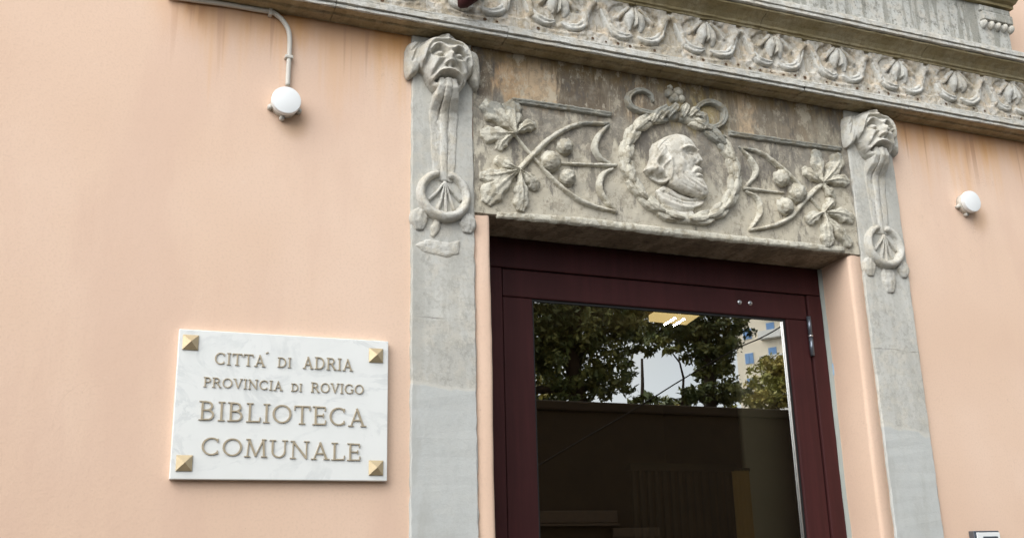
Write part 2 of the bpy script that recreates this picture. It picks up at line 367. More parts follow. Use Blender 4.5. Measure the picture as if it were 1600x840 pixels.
ROOFT = plain('terracotta', (.36, .15, .08), .9)
CABLE = plain('black_cable', (.012, .011, .010), .9, 0, .1, 9, .1)
SIGNB = plain('dim_signboard', (.038, .028, .016), .8, 0, .5, 14)
def mat_leaf(name, a, b):
    n = NT(name); c = n.mix(n.step(n.noise(2.2, 3), .4, .6), a, b); n.b.inputs['Subsurface Weight'].default_value = 0
    return n.fin(c, .5, None, 0, 0, 0, .35)
LEAF_D = mat_leaf('dark_leaf', (.060, .082, .022), (.155, .165, .048))
LEAF_Y = mat_leaf('yellow_green_leaf', (.24, .24, .05), (.36, .29, .07))
def mat_glass():
    m = bpy.data.materials.new('door_glass'); m.use_nodes = True; t = m.node_tree; t.nodes.clear()
    o = t.nodes.new('ShaderNodeOutputMaterial'); tr = t.nodes.new('ShaderNodeBsdfTransparent'); gl = t.nodes.new('ShaderNodeBsdfGlossy'); mxs = t.nodes.new('ShaderNodeMixShader')
    fr = t.nodes.new('ShaderNodeFresnel'); fr.inputs[0].default_value = 1.5
    a = t.nodes.new('ShaderNodeMath'); a.operation = 'MULTIPLY_ADD'; a.inputs[1].default_value = .9; a.inputs[2].default_value = .56
    tr.inputs[0].default_value = (.88, .87, .80, 1); gl.inputs[0].default_value = (.98, .97, .92, 1); gl.inputs[1].default_value = 0
    t.links.new(fr.outputs[0], a.inputs[0]); t.links.new(a.outputs[0], mxs.inputs[0]); t.links.new(tr.outputs[0], mxs.inputs[1]); t.links.new(gl.outputs[0], mxs.inputs[2]); t.links.new(mxs.outputs[0], o.inputs[0])
    return m
GLASS = mat_glass()
def mat_emit(name, col, st):
    m = bpy.data.materials.new(name); m.use_nodes = True; t = m.node_tree; t.nodes.clear()
    o = t.nodes.new('ShaderNodeOutputMaterial'); e = t.nodes.new('ShaderNodeEmission'); e.inputs[0].default_value = (*col, 1); e.inputs[1].default_value = st; t.links.new(e.outputs[0], o.inputs[0]); return m
TUBE = mat_emit('fluorescent_tube', (1, .96, .88), 120.0)

WTEX = bpy.data.textures.new('weathering', 'CLOUDS'); WTEX.noise_scale = .016; WTEX.noise_depth = 2
def weather(o, k=.004):
    m = o.modifiers.new('weathering', 'DISPLACE'); m.texture = WTEX; m.texture_coords = 'GLOBAL'; m.strength = k; m.mid_level = .5; return o
# ---------------------------------------------------------------- ground
g = MB(); g.box((-60, -120, -.4), (80, 60, -.14)); tag(g.build('road', ASPH), kind='structure')
g = MB(); g.box((-30, -2.9, -.135), (40, 8, 0.0)); tag(g.build('pavement', PAVE), kind='structure')
g = MB(); g.box((-30, -3.05, -.136), (40, -2.902, .004)); bevel(tag(g.build('kerb', PAVE), kind='structure'), .015)

# ---------------------------------------------------------------- facade wall
OX0, OX1, OZ = 1.170, 2.636, 2.717           # door opening
fw = empty('facade_wall', (0, 0, 0), 'peach rendered facade wall with rust streaks under the stone ledge', 'wall')
w = MB(); T = .32
w.box((-9, 0, 0), (OX0-.03, T, 10)); w.box((OX1+.045, 0, 0), (13, T, 10)); w.box((OX0-.03, 0.001, OZ+.012), (OX1+.045, T, 10))
w.build('wall', WALL, fw)
w = MB(); w.box((-9, T, 0), (-8.7, 8, 10)); w.box((12.7, T, 0), (13, 8, 10)); w.box((-9, 7.7, 0), (13, 8, 9.99)); w.box((-9, 0, 10.002), (13, 8, 10.3)); w.build('building_shell', WALL, fw)
def jamb(prof, name='plaster_jamb'):
    m = MB(); zs = np.linspace(0, OZ+.004, 60); k = len(prof); v = []
    for z in zs:
        jx = .0012*math.sin(z*9)+random.uniform(-.0007, .0007)
        for (x, y) in prof: v.append((x+jx, y, z))
    m.add(v, [(i*k+j, i*k+j+1, (i+1)*k+j+1, (i+1)*k+j) for i in range(len(zs)-1) for j in range(k-1)])
    return m.build(name, WALL, fw, True)
jamb([(1.100, .02), (1.106, -.003), (1.158, -.004), (1.164, -.003), (1.169, .001), (1.171, .008), (1.166, .10), (1.160, .30)])
jamb([(2.662, .30), (2.652, .18), (2.637, .008), (2.639, .001), (2.645, -.003), (2.652, -.004), (2.70, -.003), (2.71, .02)])

# ---------------------------------------------------------------- pilasters with spouting masks
def mask_head(parent, cx, cz, seed, tilt=0):
    def fn(X, Z):
        u = (X-cx)/.89; v = (Z-cz)/.93; au = np.abs(u); r = (u/.088)**2+((v-.0)/.118)**2
        face = np.where(r < 1, .028+.050*np.sqrt(np.maximum(0, 1-r)), 0)
        rc = (u/.112)**2+((v-.022)/.094)**2; cap = np.where(rc < 1, .018+.058*np.sqrt(np.maximum(0, 1-rc)), 0)
        wing = catmull([(-.150, .050), (-.135, .078), (-.085, .098), (-.04, .105), (0, .102), (.04, .105), (.085, .098), (.130, .078), (.144, .045), (.146, -.02), (.134, -.066), (.108, -.052), (.082, -.012), (0, .01), (-.085, -.012), (-.112, -.044), (-.142, -.060), (-.153, -.02), (-.150, .050)], 70)[:-1]
        d = sdf(u, v, [tuple(q) for q in wing]); wg = np.where(d > 0, .030*(1-np.exp(-d/.008))+.008*np.exp(-((au-.125)/.02)**2), 0)
        H = np.maximum(face, wg); H = np.where(cap > H, cap, H); on = H > .004
        m = 0
        for s in (-1, 1):
            m = m + stroke(u, v, [(s*.004, .110), (s*.045, .103), (s*.078, .062), (s*.094, .005), (s*.105, -.035)], .011, .014)   # hair drawn back over the brow
            m = m - stroke(u, v, [(s*.012, .104), (s*.06, .096), (s*.105, .060), (s*.128, .0)], .007, .0048) - stroke(u, v, [(s*.03, .112), (s*.09, .088), (s*.130, .04)], .006, .0045) + stroke(u, v, [(s*.004, .088), (s*.05, .082), (s*.082, .048), (s*.094, .0)], .010, .008)
            m = m - stroke(u, v, [(s*.004, .076), (s*.046, .072), (s*.072, .045)], .006, .006)
            m = m - stroke(u, v, [(s*.075, .03), (s*.086, -.02), (s*.084, -.05)], .012, .009)
            m = m + stroke(u, v, [(s*.009, .040), (s*.032, .061), (s*.058, .055), (s*.074, .028)], .016, .0085)                    # brow
            m = m - stroke(u, v, [(s*.022, .030), (s*.038, .040), (s*.056, .030)], .022, .0125)                                                     # eye hollow
            m = m + stroke(u, v, [(s*.033, .024), (s*.044, .024)], .017, .0095) + stroke(u, v, [(s*.022, .026), (s*.038, .034), (s*.055, .026)], .005, .004) - stroke(u, v, [(s*.025, .014), (s*.040, .010), (s*.055, .015)], .008, .0045) + stroke(u, v, [(s*.026, .004), (s*.042, -.001), (s*.056, .004)], .004, .006) - stroke(u, v, [(s*.038, .024), (s*.040, .0235)], .004, .0035)
            m = m + stroke(u, v, [(s*.050, -.010), (s*.060, -.03)], .014, .020)                                                    # cheek
            m = m - stroke(u, v, [(s*.020, -.006), (s*.040, -.022), (s*.060, -.062), (s*.056, -.085)], .013, .0075)                # fold beside the mouth
            m = m + stroke(u, v, [(s*.016, -.012)], .016, .010) - stroke(u, v, [(s*.011, -.022)], .014, .006)
            m = m + stroke(u, v, [(s*.066, -.045), (s*.060, -.08), (s*.03, -.102)], .010, .013)                                    # jaw
        m = m + stroke(u, v, [(0, .046), (0, .01)], .013, .011) + stroke(u, v, [(0, .012), (0, -.008)], .022, .0145)
        m = m + stroke(u, v, [(-.058, -.070), (-.036, -.049), (0, -.041), (.036, -.049), (.058, -.070)], .017, .0085)             # arched upper lip
        m = m - stroke(u, v, [(-.042, -.072), (-.026, -.061), (0, -.056), (.026, -.061), (.042, -.072)], .034, .0085)             # open mouth
        m = m - stroke(u, v, [(0, .075)], .006, .03) + stroke(u, v, [(-.05, .078), (0, .086), (.05, .078)], .004, .006)
        H = np.where(on, np.maximum(H+m, .004), 0)
        return H
    b = MB(); hfield(b, cx-.16, cx+.16, cz-.13, cz+.14, 215, 185, fn, .010)
    return weather(b.build('mask_head', MASKS, parent, True), .0012)
def pilaster(x0, x1, label, seed, worn, mz, rz):
    cx = (x0+x1)/2; p = empty('stone_pilaster', (cx, 0, 0), label, 'pilaster', 'carved pilasters flanking the doorway')
    m = MB(); zs = np.linspace(0, 3.326, 120); v = []; R = random.Random(seed)
    for z in zs:
        j = lambda a=.0022: R.uniform(-a, a)
        v += [(x0+j(), .03, z), (x0+j(), -.009+j(.0006), z), (x0+.004+j(), -.013+j(.0006), z), (x1-.004+j(), -.013+j(.0006), z), (x1+j(), -.009+j(.0006), z), (x1+j(), .03, z)]
    k = 6; m.add(v, [(i*k+a, i*k+a+1, (i+1)*k+a+1, (i+1)*k+a) for i in range(len(zs)-1) for a in range(k-1)])
    m.build('shaft', STONE, p)
    mask_head(p, cx+.002, mz, seed)
    # three strands of water falling from the mouth
    top = mz-.060
    for dx, wd, hh in ((-.032, .016, .004), (.002, .016, .009), (.034, .018, .005)):
        b = MB(); z1 = rz+.085
        sweep(b, [(cx+dx*.55, top), (cx+dx*.65, top-.032), (cx+dx*.8, top-.062), (cx+dx, top-.10), (cx+dx, (top+z1)/2), (cx+dx*.8, z1+.02), (cx+dx*.5, z1-.035)], [wd*.9, wd, wd*1.2, wd, wd], [hh*1.3, hh*1.2, hh, hh*.8, hh*.8], .012, n=44, m=9, lift=[.054, .060, .044, .005, 0, 0, 0], sink=.01)
        weather(b.build('water_strand', MASKS, p, True), .0015)
    b = MB()
    sweep(b, [(cx, top-.005), (cx+.002, top-.055), (cx+.003, top-.16), (cx+.001, rz+.08)], [.030, .040, .043, .034], [.008, .007, .005, .004], .011, n=36, m=11, lift=[.040, .030, .004, 0, 0, 0, 0], sink=.01); weather(b.build('water_sheet', MASKS, p, True), .004)
    # shell-like ring that catches the water
    b = MB(); ring = [(cx+.078*math.sin(a), rz+.076*math.cos(a)-(.0)) for a in np.linspace(.24, 2*math.pi-.24, 40)]
    sweep(b, ring, [.013, .015, .017, .019, .017, .015, .013], [.020, .026, .030, .034, .030, .026, .020], .012, n=46, m=9); weather(b.build('shell_ring', MASKS, p, True), .004)
    for dx, dz in ((-.052, -.022), (-.022, -.058), (.008, -.062), (.038, -.050), (.058, -.014)):
        b = MB(); sweep(b, [(cx+.002, rz+.045), (cx+dx*.45+.002, rz+.045+(dz-.045)*.5), (cx+dx, rz+dz)], [.005, .006, .008], [.017, .014, .010], .012, n=14, m=7); weather(b.build('water_jet', MASKS, p, True), .004)
    for sx, big in ((-1, 1), (1, .95)):
        b = MB(); sweep(b, [(cx+sx*.072, rz-.055), (cx+sx*.082, rz-.085), (cx+sx*.080, rz-.125*big)], [.016, .032, .031, .016], [.010, .017, .017, .009], .012, prof=LEAFP, n=16, m=11); weather(b.build('side_lobe', MASKS, p, True), .004)
    b = MB()
    if worn: sweep(b, [(cx-.02, rz-.085), (cx-.028, rz-.115), (cx-.038, rz-.145)], [.012, .018, .008], [.012, .012, .004], .012, n=14); 
    else: sweep(b, [(cx+.004, rz-.085), (cx+.006, rz-.13), (cx+.006, rz-.185)], [.024, .036, .034, .018], [.010, .017, .017, .009], .012, prof=LEAFP, n=18)
    weather(b.build('middle_lobe', MASKS, p, True), .004)
    if worn:
        def fn(X, Z):
            d = sdf(X, Z, [(cx-.10, rz-.175), (cx-.06, rz-.15), (cx+.02, rz-.155), (cx+.06, rz-.14), (cx+.055, rz-.195), (cx+.01, rz-.212), (cx-.07, rz-.20)])
            return np.where(d > 0, .007*(1-np.exp(-d/.006)), 0)
        b = MB(); hfield(b, cx-.11, cx+.07, rz-.22, rz-.13, 50, 26, fn, .011); weather(b.build('broken_boss', MASKS, p, True), .004)
    return p
pilaster(.898, 1.112, 'grey stone pilaster between the marble plaque and the door, topped by a grimacing mask', 3, True, 3.217, 2.765)
pilaster(2.694, 2.916, 'grey stone pilaster on the hinge side of the door, mask spouting water under the ledge', 8, False, 3.217, 2.765)

# ---------------------------------------------------------------- carved lintel
li = empty('carved_lintel', (1.9, 0, OZ), 'stained stone lintel above the door carved with a bearded portrait in a wreath', 'lintel')
b = MB()
def slab(X, Z): return .0015*np.sin(X*37+Z*11)*np.sin(Z*41)+.001*np.sin(X*113)*np.sin(Z*97)
hfield(b, 1.114, 2.692, OZ+.006, LEDGE_Z+.004, 160, 62, slab, .007, cut=False)
b.build('slab', LINTEL, li, True); b = MB(); n_ = 60; xs = np.linspace(1.114, 2.692, n_); v = []; R = random.Random(4)
for x in xs: v += [(x, -.0075, OZ+.0065), (x, -.003+R.uniform(-.001, .001), OZ+R.uniform(-.0022, .001)), (x, .10, OZ+R.uniform(-.003, .001)), (x, .215, OZ-.002)]
b.add(v, [(i*4+k, i*4+k+1, (i+1)*4+k+1, (i+1)*4+k)[::-1] for i in range(n_-1) for k in range(3)])
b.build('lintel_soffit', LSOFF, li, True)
HB = .007
b = MB(); sweep(b, [XZ(775, 336), XZ(900, 346), XZ(1040, 362), XZ(1180, 377), XZ(1316, 391)], [.012, .016, .016, .015, .014], [.003, .007, .008, .008, .006], HB, prof=lambda s, t: 1-np.abs(s)**4, n=60, m=7, jit=.0018); b.build('lower_fillet', WREATH, li, True)
for pts in ([(800, 158), (860, 166), (954, 180)], [(1139, 209), (1220, 221), (1313, 234)]):
    b = MB(); sweep(b, [XZ(*q, -.01) for q in pts], [.0115, .0115, .011], [.017, .017, .016], HB, prof=lambda s, t: (1-np.abs(s)**6)*(.75+.25*(s > 0)), n=50, m=9, jit=.0014); b.build('upper_strip', RELIEF, li, True)
def zp(ox, oy, sc, h=-.016): return lambda x, y: XZ(ox+x/sc, oy+y/sc, h)
zl = zp(740, 140, 4.2); zr = zp(1130, 150, 2.547); zc_ = zp(1230, 210, 4.425)
def leaf(f, base, lobes, hh=.030):
    L = bpy.data.objects.new('leaf', None); L.empty_display_size = .05; COL.objects.link(L); L.parent = li; L.location = (0, 0, 0)
    L.location = Vector((f(*base)[0], 0, f(*base)[1])) - li.location
    for (tx, tz, wd, bend) in lobes:
        p0 = np.array(f(*base)); p1 = np.array(f(tx, tz)); d = p1-p0; nrm = np.array([-d[1], d[0]])
        b = MB(); w = wd*1.34*np.array([.18, .30, .62, .95, 1.04, .94, .55])
        sweep(b, [p0, p0+d*.35+nrm*bend*.5, p0+d*.7+nrm*bend*.6, p1], list(w), [hh*.75, hh*.9, hh*1.05, hh*1.0, hh*.75, hh*.4], HB, prof=LEAFP, n=28, m=15, edge=.15)
        o = weather(b.build('lobe', RELIEF, L, True), .006)
    return L
leaf(zl, (272, 292), [(48, 285, .0245, .05), (60, 85, .029, -.06), (262, 70, .027, .05), (410, 235, .017, .18), (165, 395, .0165, -.2)])
leaf(zl, (298, 528), [(150, 440, .0165, .15), (42, 560, .020, .1), (85, 745, .029, -.1), (312, 795, .021, .04), (415, 655, .0185, .12)])
leaf(zc_, (235, 338), [(118, 225, .017, .1), (205, 105, .020, .05), (370, 135, .025, -.08), (430, 325, .0195, .1), (335, 425, .016, -.18)])
leaf(zc_, (245, 542), [(335, 455, .0165, .1), (145, 610, .018, -.12), (465, 590, .022, .1), (285, 775, .023, .06), (450, 765, .020, -.05)])
def stem(f, pts, w, h=None, name='stem'):
    w = [x*1.12 for x in w]; b = MB(); sweep(b, [f(*q) for q in pts], w, h or [x*1.8 for x in w], HB, n=44, m=9); return weather(b.build(name, RELIEF, li, True), .004)
stem(zl, [(272, 290), (375, 418), (480, 540), (620, 670), (760, 752), (940, 800)], [.0050, .0050, .0065, .0080, .0085, .006])
stem(zl, [(298, 526), (380, 440), (480, 340), (600, 260), (720, 222), (890, 222)], [.0085, .010, .0098, .009, .0085, .006])
stem(zl, [(560, 478), (700, 488), (940, 497)], [.004, .0065, .0075])
stem(zl, [(892, 228), (825, 300), (798, 380), (830, 445), (905, 488)], [.005, .010, .0115, .009, .005], name='crescent')
stem(zl, [(918, 515), (848, 560), (830, 650), (880, 740), (945, 797)], [.005, .010, .0115, .009, .005], name='crescent')
stem(zr, [(82, 205), (150, 225), (220, 275), (290, 340), (345, 400), (388, 452)], [.006, .008, .009, .009, .006, .0045])
stem(zr, [(106, 532), (200, 515), (270, 480), (330, 410), (380, 362), (414, 342)], [.006, .0085, .0095, .010, .0095, .008])
stem(zr, [(82, 366), (150, 374), (246, 384)], [.0075, .0065, .004])
stem(zr, [(66, 200), (112, 255), (132, 305), (92, 362)], [.004, .010, .011, .005], name='crescent')
stem(zr, [(92, 376), (140, 412), (147, 470), (108, 532)], [.005, .010, .011, .005], name='crescent')
for f, sc, lst in ((zl, 4.2, [(600, 375, 52), (505, 470, 64), (615, 575, 52)]), (zr, 2.547, [(232, 327, 29), (293, 388, 33), (247, 440, 30)])):
    for (x, y, r) in lst:
        c = f(x, y); R_ = abs(f(x+r, y)[0]-c[0]); b = MB(); dome(b, c, R_, R_, R_*1.1, HB, 30, 11, .13, 6); weather(b.build('berry', RELIEF, li, True), .010)
        b = MB(); dome(b, c, R_*.28, R_*.28, .006, HB+R_*1.08, 8, 3)
# wreath
c0 = np.array(XZ(962, 247)); c1 = np.array(XZ(1157, 287)); ct = np.array(XZ(1057, 172)); cb = np.array(XZ(1073, 358))
WC = np.array([(c0[0]+c1[0])/2, (ct[1]+cb[1])/2]); WR = np.array([(c1[0]-c0[0])/2, (ct[1]-cb[1])/2])-.033
wr = bpy.data.objects.new('wreath', None); COL.objects.link(wr); wr.parent = li; wr.location = Vector((WC[0], 0, WC[1]))-li.location
b = MB(); sweep(b, [WC+WR*np.array([math.sin(a), math.cos(a)]) for a in np.linspace(0, 2*math.pi, 48)], [.021]*3, [.020]*3, HB, n=90, m=9); b.build('wreath_core', WREATH, wr, True)
NS = 18
for i in range(NS):
    for side in (-1, 0, 1):
        s_ = 1 if i < NS/2 else -1            # leaves climb both sides from the foot
        a = math.pi + s_*(((i if s_ > 0 else NS-1-i)+.2*abs(side))+.15)/(NS/2)*math.pi*-1
        if abs(math.atan2(math.sin(a), math.cos(a))) < .42: continue
        da = -s_*.36
        P = []
        for q in (0, .5, 1):
            aa = a+da*q; rr = WR + side*(.006+.013*q) + (0.002 if side == 0 else 0); P.append(WC+rr*np.array([math.sin(aa), math.cos(aa)]))
        b = MB(); sweep(b, P, [.005, .0125, .0145, .013, .005], [.010, .015, .014, .010], HB, prof=LEAFP, n=12, m=9, lift=[.010+(.008 if side == 0 else 0)]*2, sink=.0, jit=.001)
        weather(b.build('leaf', WREATH, wr, True), .005)
zm = zp(940, 100, 3.0)
def rb(pts, w, h, lift=None, name='ribbon'):
    mt = RELIEF if name == 'ribbon_loop' else WREATH; b = MB(); sweep(b, [zm(*q) for q in pts], w, h, HB, n=40, m=9, lift=lift, prof=lambda s, t: (1-np.abs(s)**4)*(.7+.3*np.abs(s))); weather(b.build(name, mt, wr, True), .003)
rb([(250, 232), (185, 222), (132, 195), (128, 150), (175, 124), (225, 140), (246, 178)], [.012, .012, .012, .012, .011, .010, .006], [.020, .026, .028, .026, .022, .016], name='ribbon_loop')
rb([(432, 225), (470, 186), (520, 180), (572, 220), (566, 275), (520, 296), (470, 268)], [.008, .011, .013, .014, .013, .012, .008], [.016, .022, .028, .030, .026, .016], name='ribbon_loop')
for pts in ([(230, 280), (255, 235), (300, 205)], [(300, 255), (335, 215), (345, 195)], [(370, 255), (385, 220), (395, 195)], [(430, 240), (470, 255), (485, 310)], [(400, 250), (425, 225), (450, 225)], [(265, 265), (285, 235), (320, 215)]):
    rb(pts, [.011, .016, .012], [.024, .030, .022], lift=[.010, .014, .010], name='ribbon_band')
rb([(495, 290), (540, 320), (590, 338)], [.005, .004, .003], [.012, .010, .008], name='ribbon_tail')
for (x, y, r) in ((320, 135, 24), (362, 128, 24), (342, 158, 26), (378, 160, 20), (325, 108, 15)):
    b = MB(); q = zm(x, y); R_ = r/3/1609*3.9; dome(b, q, R_, R_, R_*.9, HB, 14, 6, .12, 3); b.build('rosette_petal', WREATH, wr, True)
for (x, y, r) in ((600, 455, 20), (620, 475, 22), (590, 405, 14), (610, 495, 14), (565, 352, 20), (540, 350, 14)):
    b = MB(); q = zm(x, y); R_ = r/3/1609*3.9; dome(b, q, R_, R_*.8, R_*1.1, HB, 12, 5, .15, 3); b.build('broken_leaf', WREATH, wr, True)
# portrait in profile
HEAD = [(190,155),(230,138),(290,126),(350,138),(400,172),(435,218),(455,262),(452,278),(472,310),(490,336),(480,352),(462,366),(476,385),(490,406),(484,430),(494,452),(508,490),(528,530),(538,568),(532,602),(485,612),(430,596),(370,578),(325,556),(280,535),(245,505),(236,480),(215,500),(165,490),(120,465),(85,430),(62,392),(95,340),(108,290),(108,235),(130,190)]
NECK = [(140,560),(200,520),(260,545),(330,590),(430,625),(532,610),(540,640),(510,685),(455,700),(448,735),(470,790),(215,790),(190,690)]
def portrait(X, Z):
    px, py = pix(X, -.022, Z); U = (px-1000)*5.246; V = (py-190)*5.246
    U0, V0 = U, V; U = (U-335)/1.07+335; V = (V-375)/1.07+375
    d = sdf(U, V, HEAD); H = np.where(d > 0, .018+.028*np.sqrt(np.clip(1-(1-np.clip(d/110, 0, 1))**2, 0, 1)), 0)
    dn = sdf(U0, V0, NECK); N = np.where(dn > 0, .007+.006*np.sqrt(np.clip(1-(1-np.clip(dn/60, 0, 1))**2, 0, 1)), 0)
    on = H > 0; G = lambda p, a, w: stroke(U, V, p, a, w); m = 0
    m = m+G([(310, 230)], .010, 110)+G([(300, 262), (345, 243), (400, 248), (448, 266)], .008, 12)
    m = m-G([(350, 285), (400, 285)], .011, 20)+G([(375, 287), (395, 288)], .006, 9)-G([(360, 300), (405, 300)], .003, 4)-G([(468, 285), (478, 300)], .010, 12)
    m = m+G([(440, 275), (458, 310), (474, 338)], .009, 15)+G([(440, 350)], .005, 10)-G([(425, 372), (478, 362)], .009, 8)-G([(418, 350), (398, 400)], .004, 10)
    m = m+G([(395, 432), (430, 402), (478, 398)], .0035, 12)-G([(415, 437), (450, 428), (486, 432)], .0055, 6)+G([(440, 452), (484, 450)], .005, 9)-G([(430, 470), (490, 468)], .004, 9)
    m = m+G([(310, 370)], .008, 50)-G([(330, 330), (345, 380)], .003, 14)
    for p, a, w in ([[(260, 420), (290, 480), (350, 530), (430, 560)], .003, 13], [[(300, 420), (330, 470), (400, 520), (480, 555)], .003, 12], [[(350, 440), (390, 490), (460, 530), (520, 570)], .0035, 13], [[(275, 450), (310, 505), (390, 548), (470, 580)], -.003, 7], [[(320, 440), (360, 485), (430, 530), (500, 570)], -.003, 7], [[(400, 470), (440, 505), (500, 530)], -.003, 7]):
        m = m+G(p, a, w)
    m = m-G([(170, 350), (200, 400), (205, 455)], .026, 26)+G([(210, 345), (190, 375), (200, 420), (212, 450)], .007, 9)+G([(225, 330), (235, 400), (240, 470)], .006, 12)-G([(110, 440), (165, 465)], .022, 24)
    for k in range(5):
        q = k*17; m = m+G([(210-q*.4, 165+q), (150-q*.3, 220+q*1.6), (110-q*.2+k*6, 320+q*1.2)], .003*(-1)**k, 9)
    m = m-G([(195, 200), (200, 280), (165, 330)], .003, 14)
    H = np.where(on, np.maximum(H+m, .006), 0)
    k = 0; k = k+G([(170, 600), (250, 640), (350, 672), (450, 675), (530, 640)], .006, 16)-G([(190, 650), (260, 690), (360, 712), (450, 700)], .005, 10)+G([(240, 570), (300, 620), (420, 650)], .006, 12)-G([(210, 560), (290, 600), (380, 632), (520, 622)], .008, 9)+G([(290, 740)], .006, 40)
    N = np.where(dn > 0, np.maximum(N+k, .004), 0)
    return np.maximum(H, N)
b = MB(); pc = [XZ(x, y) for x, y in ((1005, 205), (1115, 345))]
hfield(b, pc[0][0]-.02, pc[1][0]+.03, pc[1][1]-.04, pc[0][1]+.03, 150, 180, portrait, HB); b.build('portrait', PORTR, li, True)

# ---------------------------------------------------------------- entablature over the door
en = empty('carved_entablature', (1.9, 0, LEDGE_Z), 'long projecting stone ledge and frieze of repeated carved palmettes across the top', 'entablature')
EX0, EX1 = .135, 3.70
def prof_run(name, prof, mat, cuts, x0=EX0, x1=EX1, jit=.0013, smooth=False):
    xs = [x0]+[c for c in cuts if x0 < c < x1]+[x1]
    for a, c in zip(xs[:-1], xs[1:]):
        b = MB(); extrude_x(b, prof, a+.0012, c-.0012, jit=jit); b.build(name, mat, en, smooth)
Z0 = LEDGE_Z
FY = -.088; F0 = Z0+.046; F1 = Z0+.232; CVY = -.150
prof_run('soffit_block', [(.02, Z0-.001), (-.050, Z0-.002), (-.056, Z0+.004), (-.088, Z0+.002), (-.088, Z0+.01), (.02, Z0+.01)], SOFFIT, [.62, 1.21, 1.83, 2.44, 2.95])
prof_run('ledge_block', [(.02, Z0+.012), (-.0885, Z0+.011), (-.0885, Z0+.003), (-.097, Z0+.004), (-.097, Z0+.0125), (-.092, Z0+.0145), (-.092, Z0+.0165), (-.104, Z0+.018), (-.104, Z0+.035), (-.097, Z0+.0375), (-.094, Z0+.0385), (-.098, Z0+.040), (-.098, Z0+.046), (FY+.012, Z0+.049), (.02, Z0+.049)], LEDGE, [.62, 1.21, 1.83, 2.44, 2.95])
b = MB(); b.box((EX0, FY+.010, F0-.004), (EX1, .05, F1+.004)); b.build('frieze_core', FRIEZE, en)
PER = .3055; X0M = at(1208.6, 67, -.09)[0]
def motif_field(cx):
    def fn(X, Z):
        u = X-cx; v = Z-(F0+.098); au = np.abs(u); H = .014+0*u
        # lyre-shaped strap round each bud, pointed arch of bare stone between
        arch = seg_d(au, v, [(.153, .070), (.128, .046), (.108, .006), (.104, -.035)]); H = H+.012*np.exp(-(arch/.011)**4)
        oval = sdf(u*np.sign(u)*1.0, v, [(.148, .050), (.13, .03), (.116, -.01), (.114, -.05), (.16, -.06), (.16, .06)]); H = H-.013*np.clip(oval/.010, 0, 1)
        rec = np.exp(-(seg_d(au, v, [(.045, .070), (.070, .060), (.088, .040)])/.013)**4); H = H-.019*rec
        H = H-.018*np.exp(-(seg_d(au, v, [(.019, .052), (.055, .012)])/.0060)**4)
        H = H+.010*np.exp(-(seg_d(au, v, [(.024, .066), (.072, .018)])/.0075)**4)
        H = H-.016*np.exp(-(seg_d(au, v, [(.153, .084), (.153, .074)])/.011)**4) - .012*np.exp(-(seg_d(au, v, [(0, .085), (.012, .078)])/.010)**4)
        H = H-.020*np.exp(-((u/.010)**2+((v+.026)/.022)**2)) - .008*np.exp(-((au/.05)**2+((v+.066)/.010)**2))
        H = H+.004*np.exp(-(seg_d(au, v, [(.0, -.082), (.06, -.076), (.10, -.07)])/.006)**2)
        H = H+.0012*np.sin(X*190)*np.sin(Z*170)
        return np.maximum(H, -.012)
    return fn
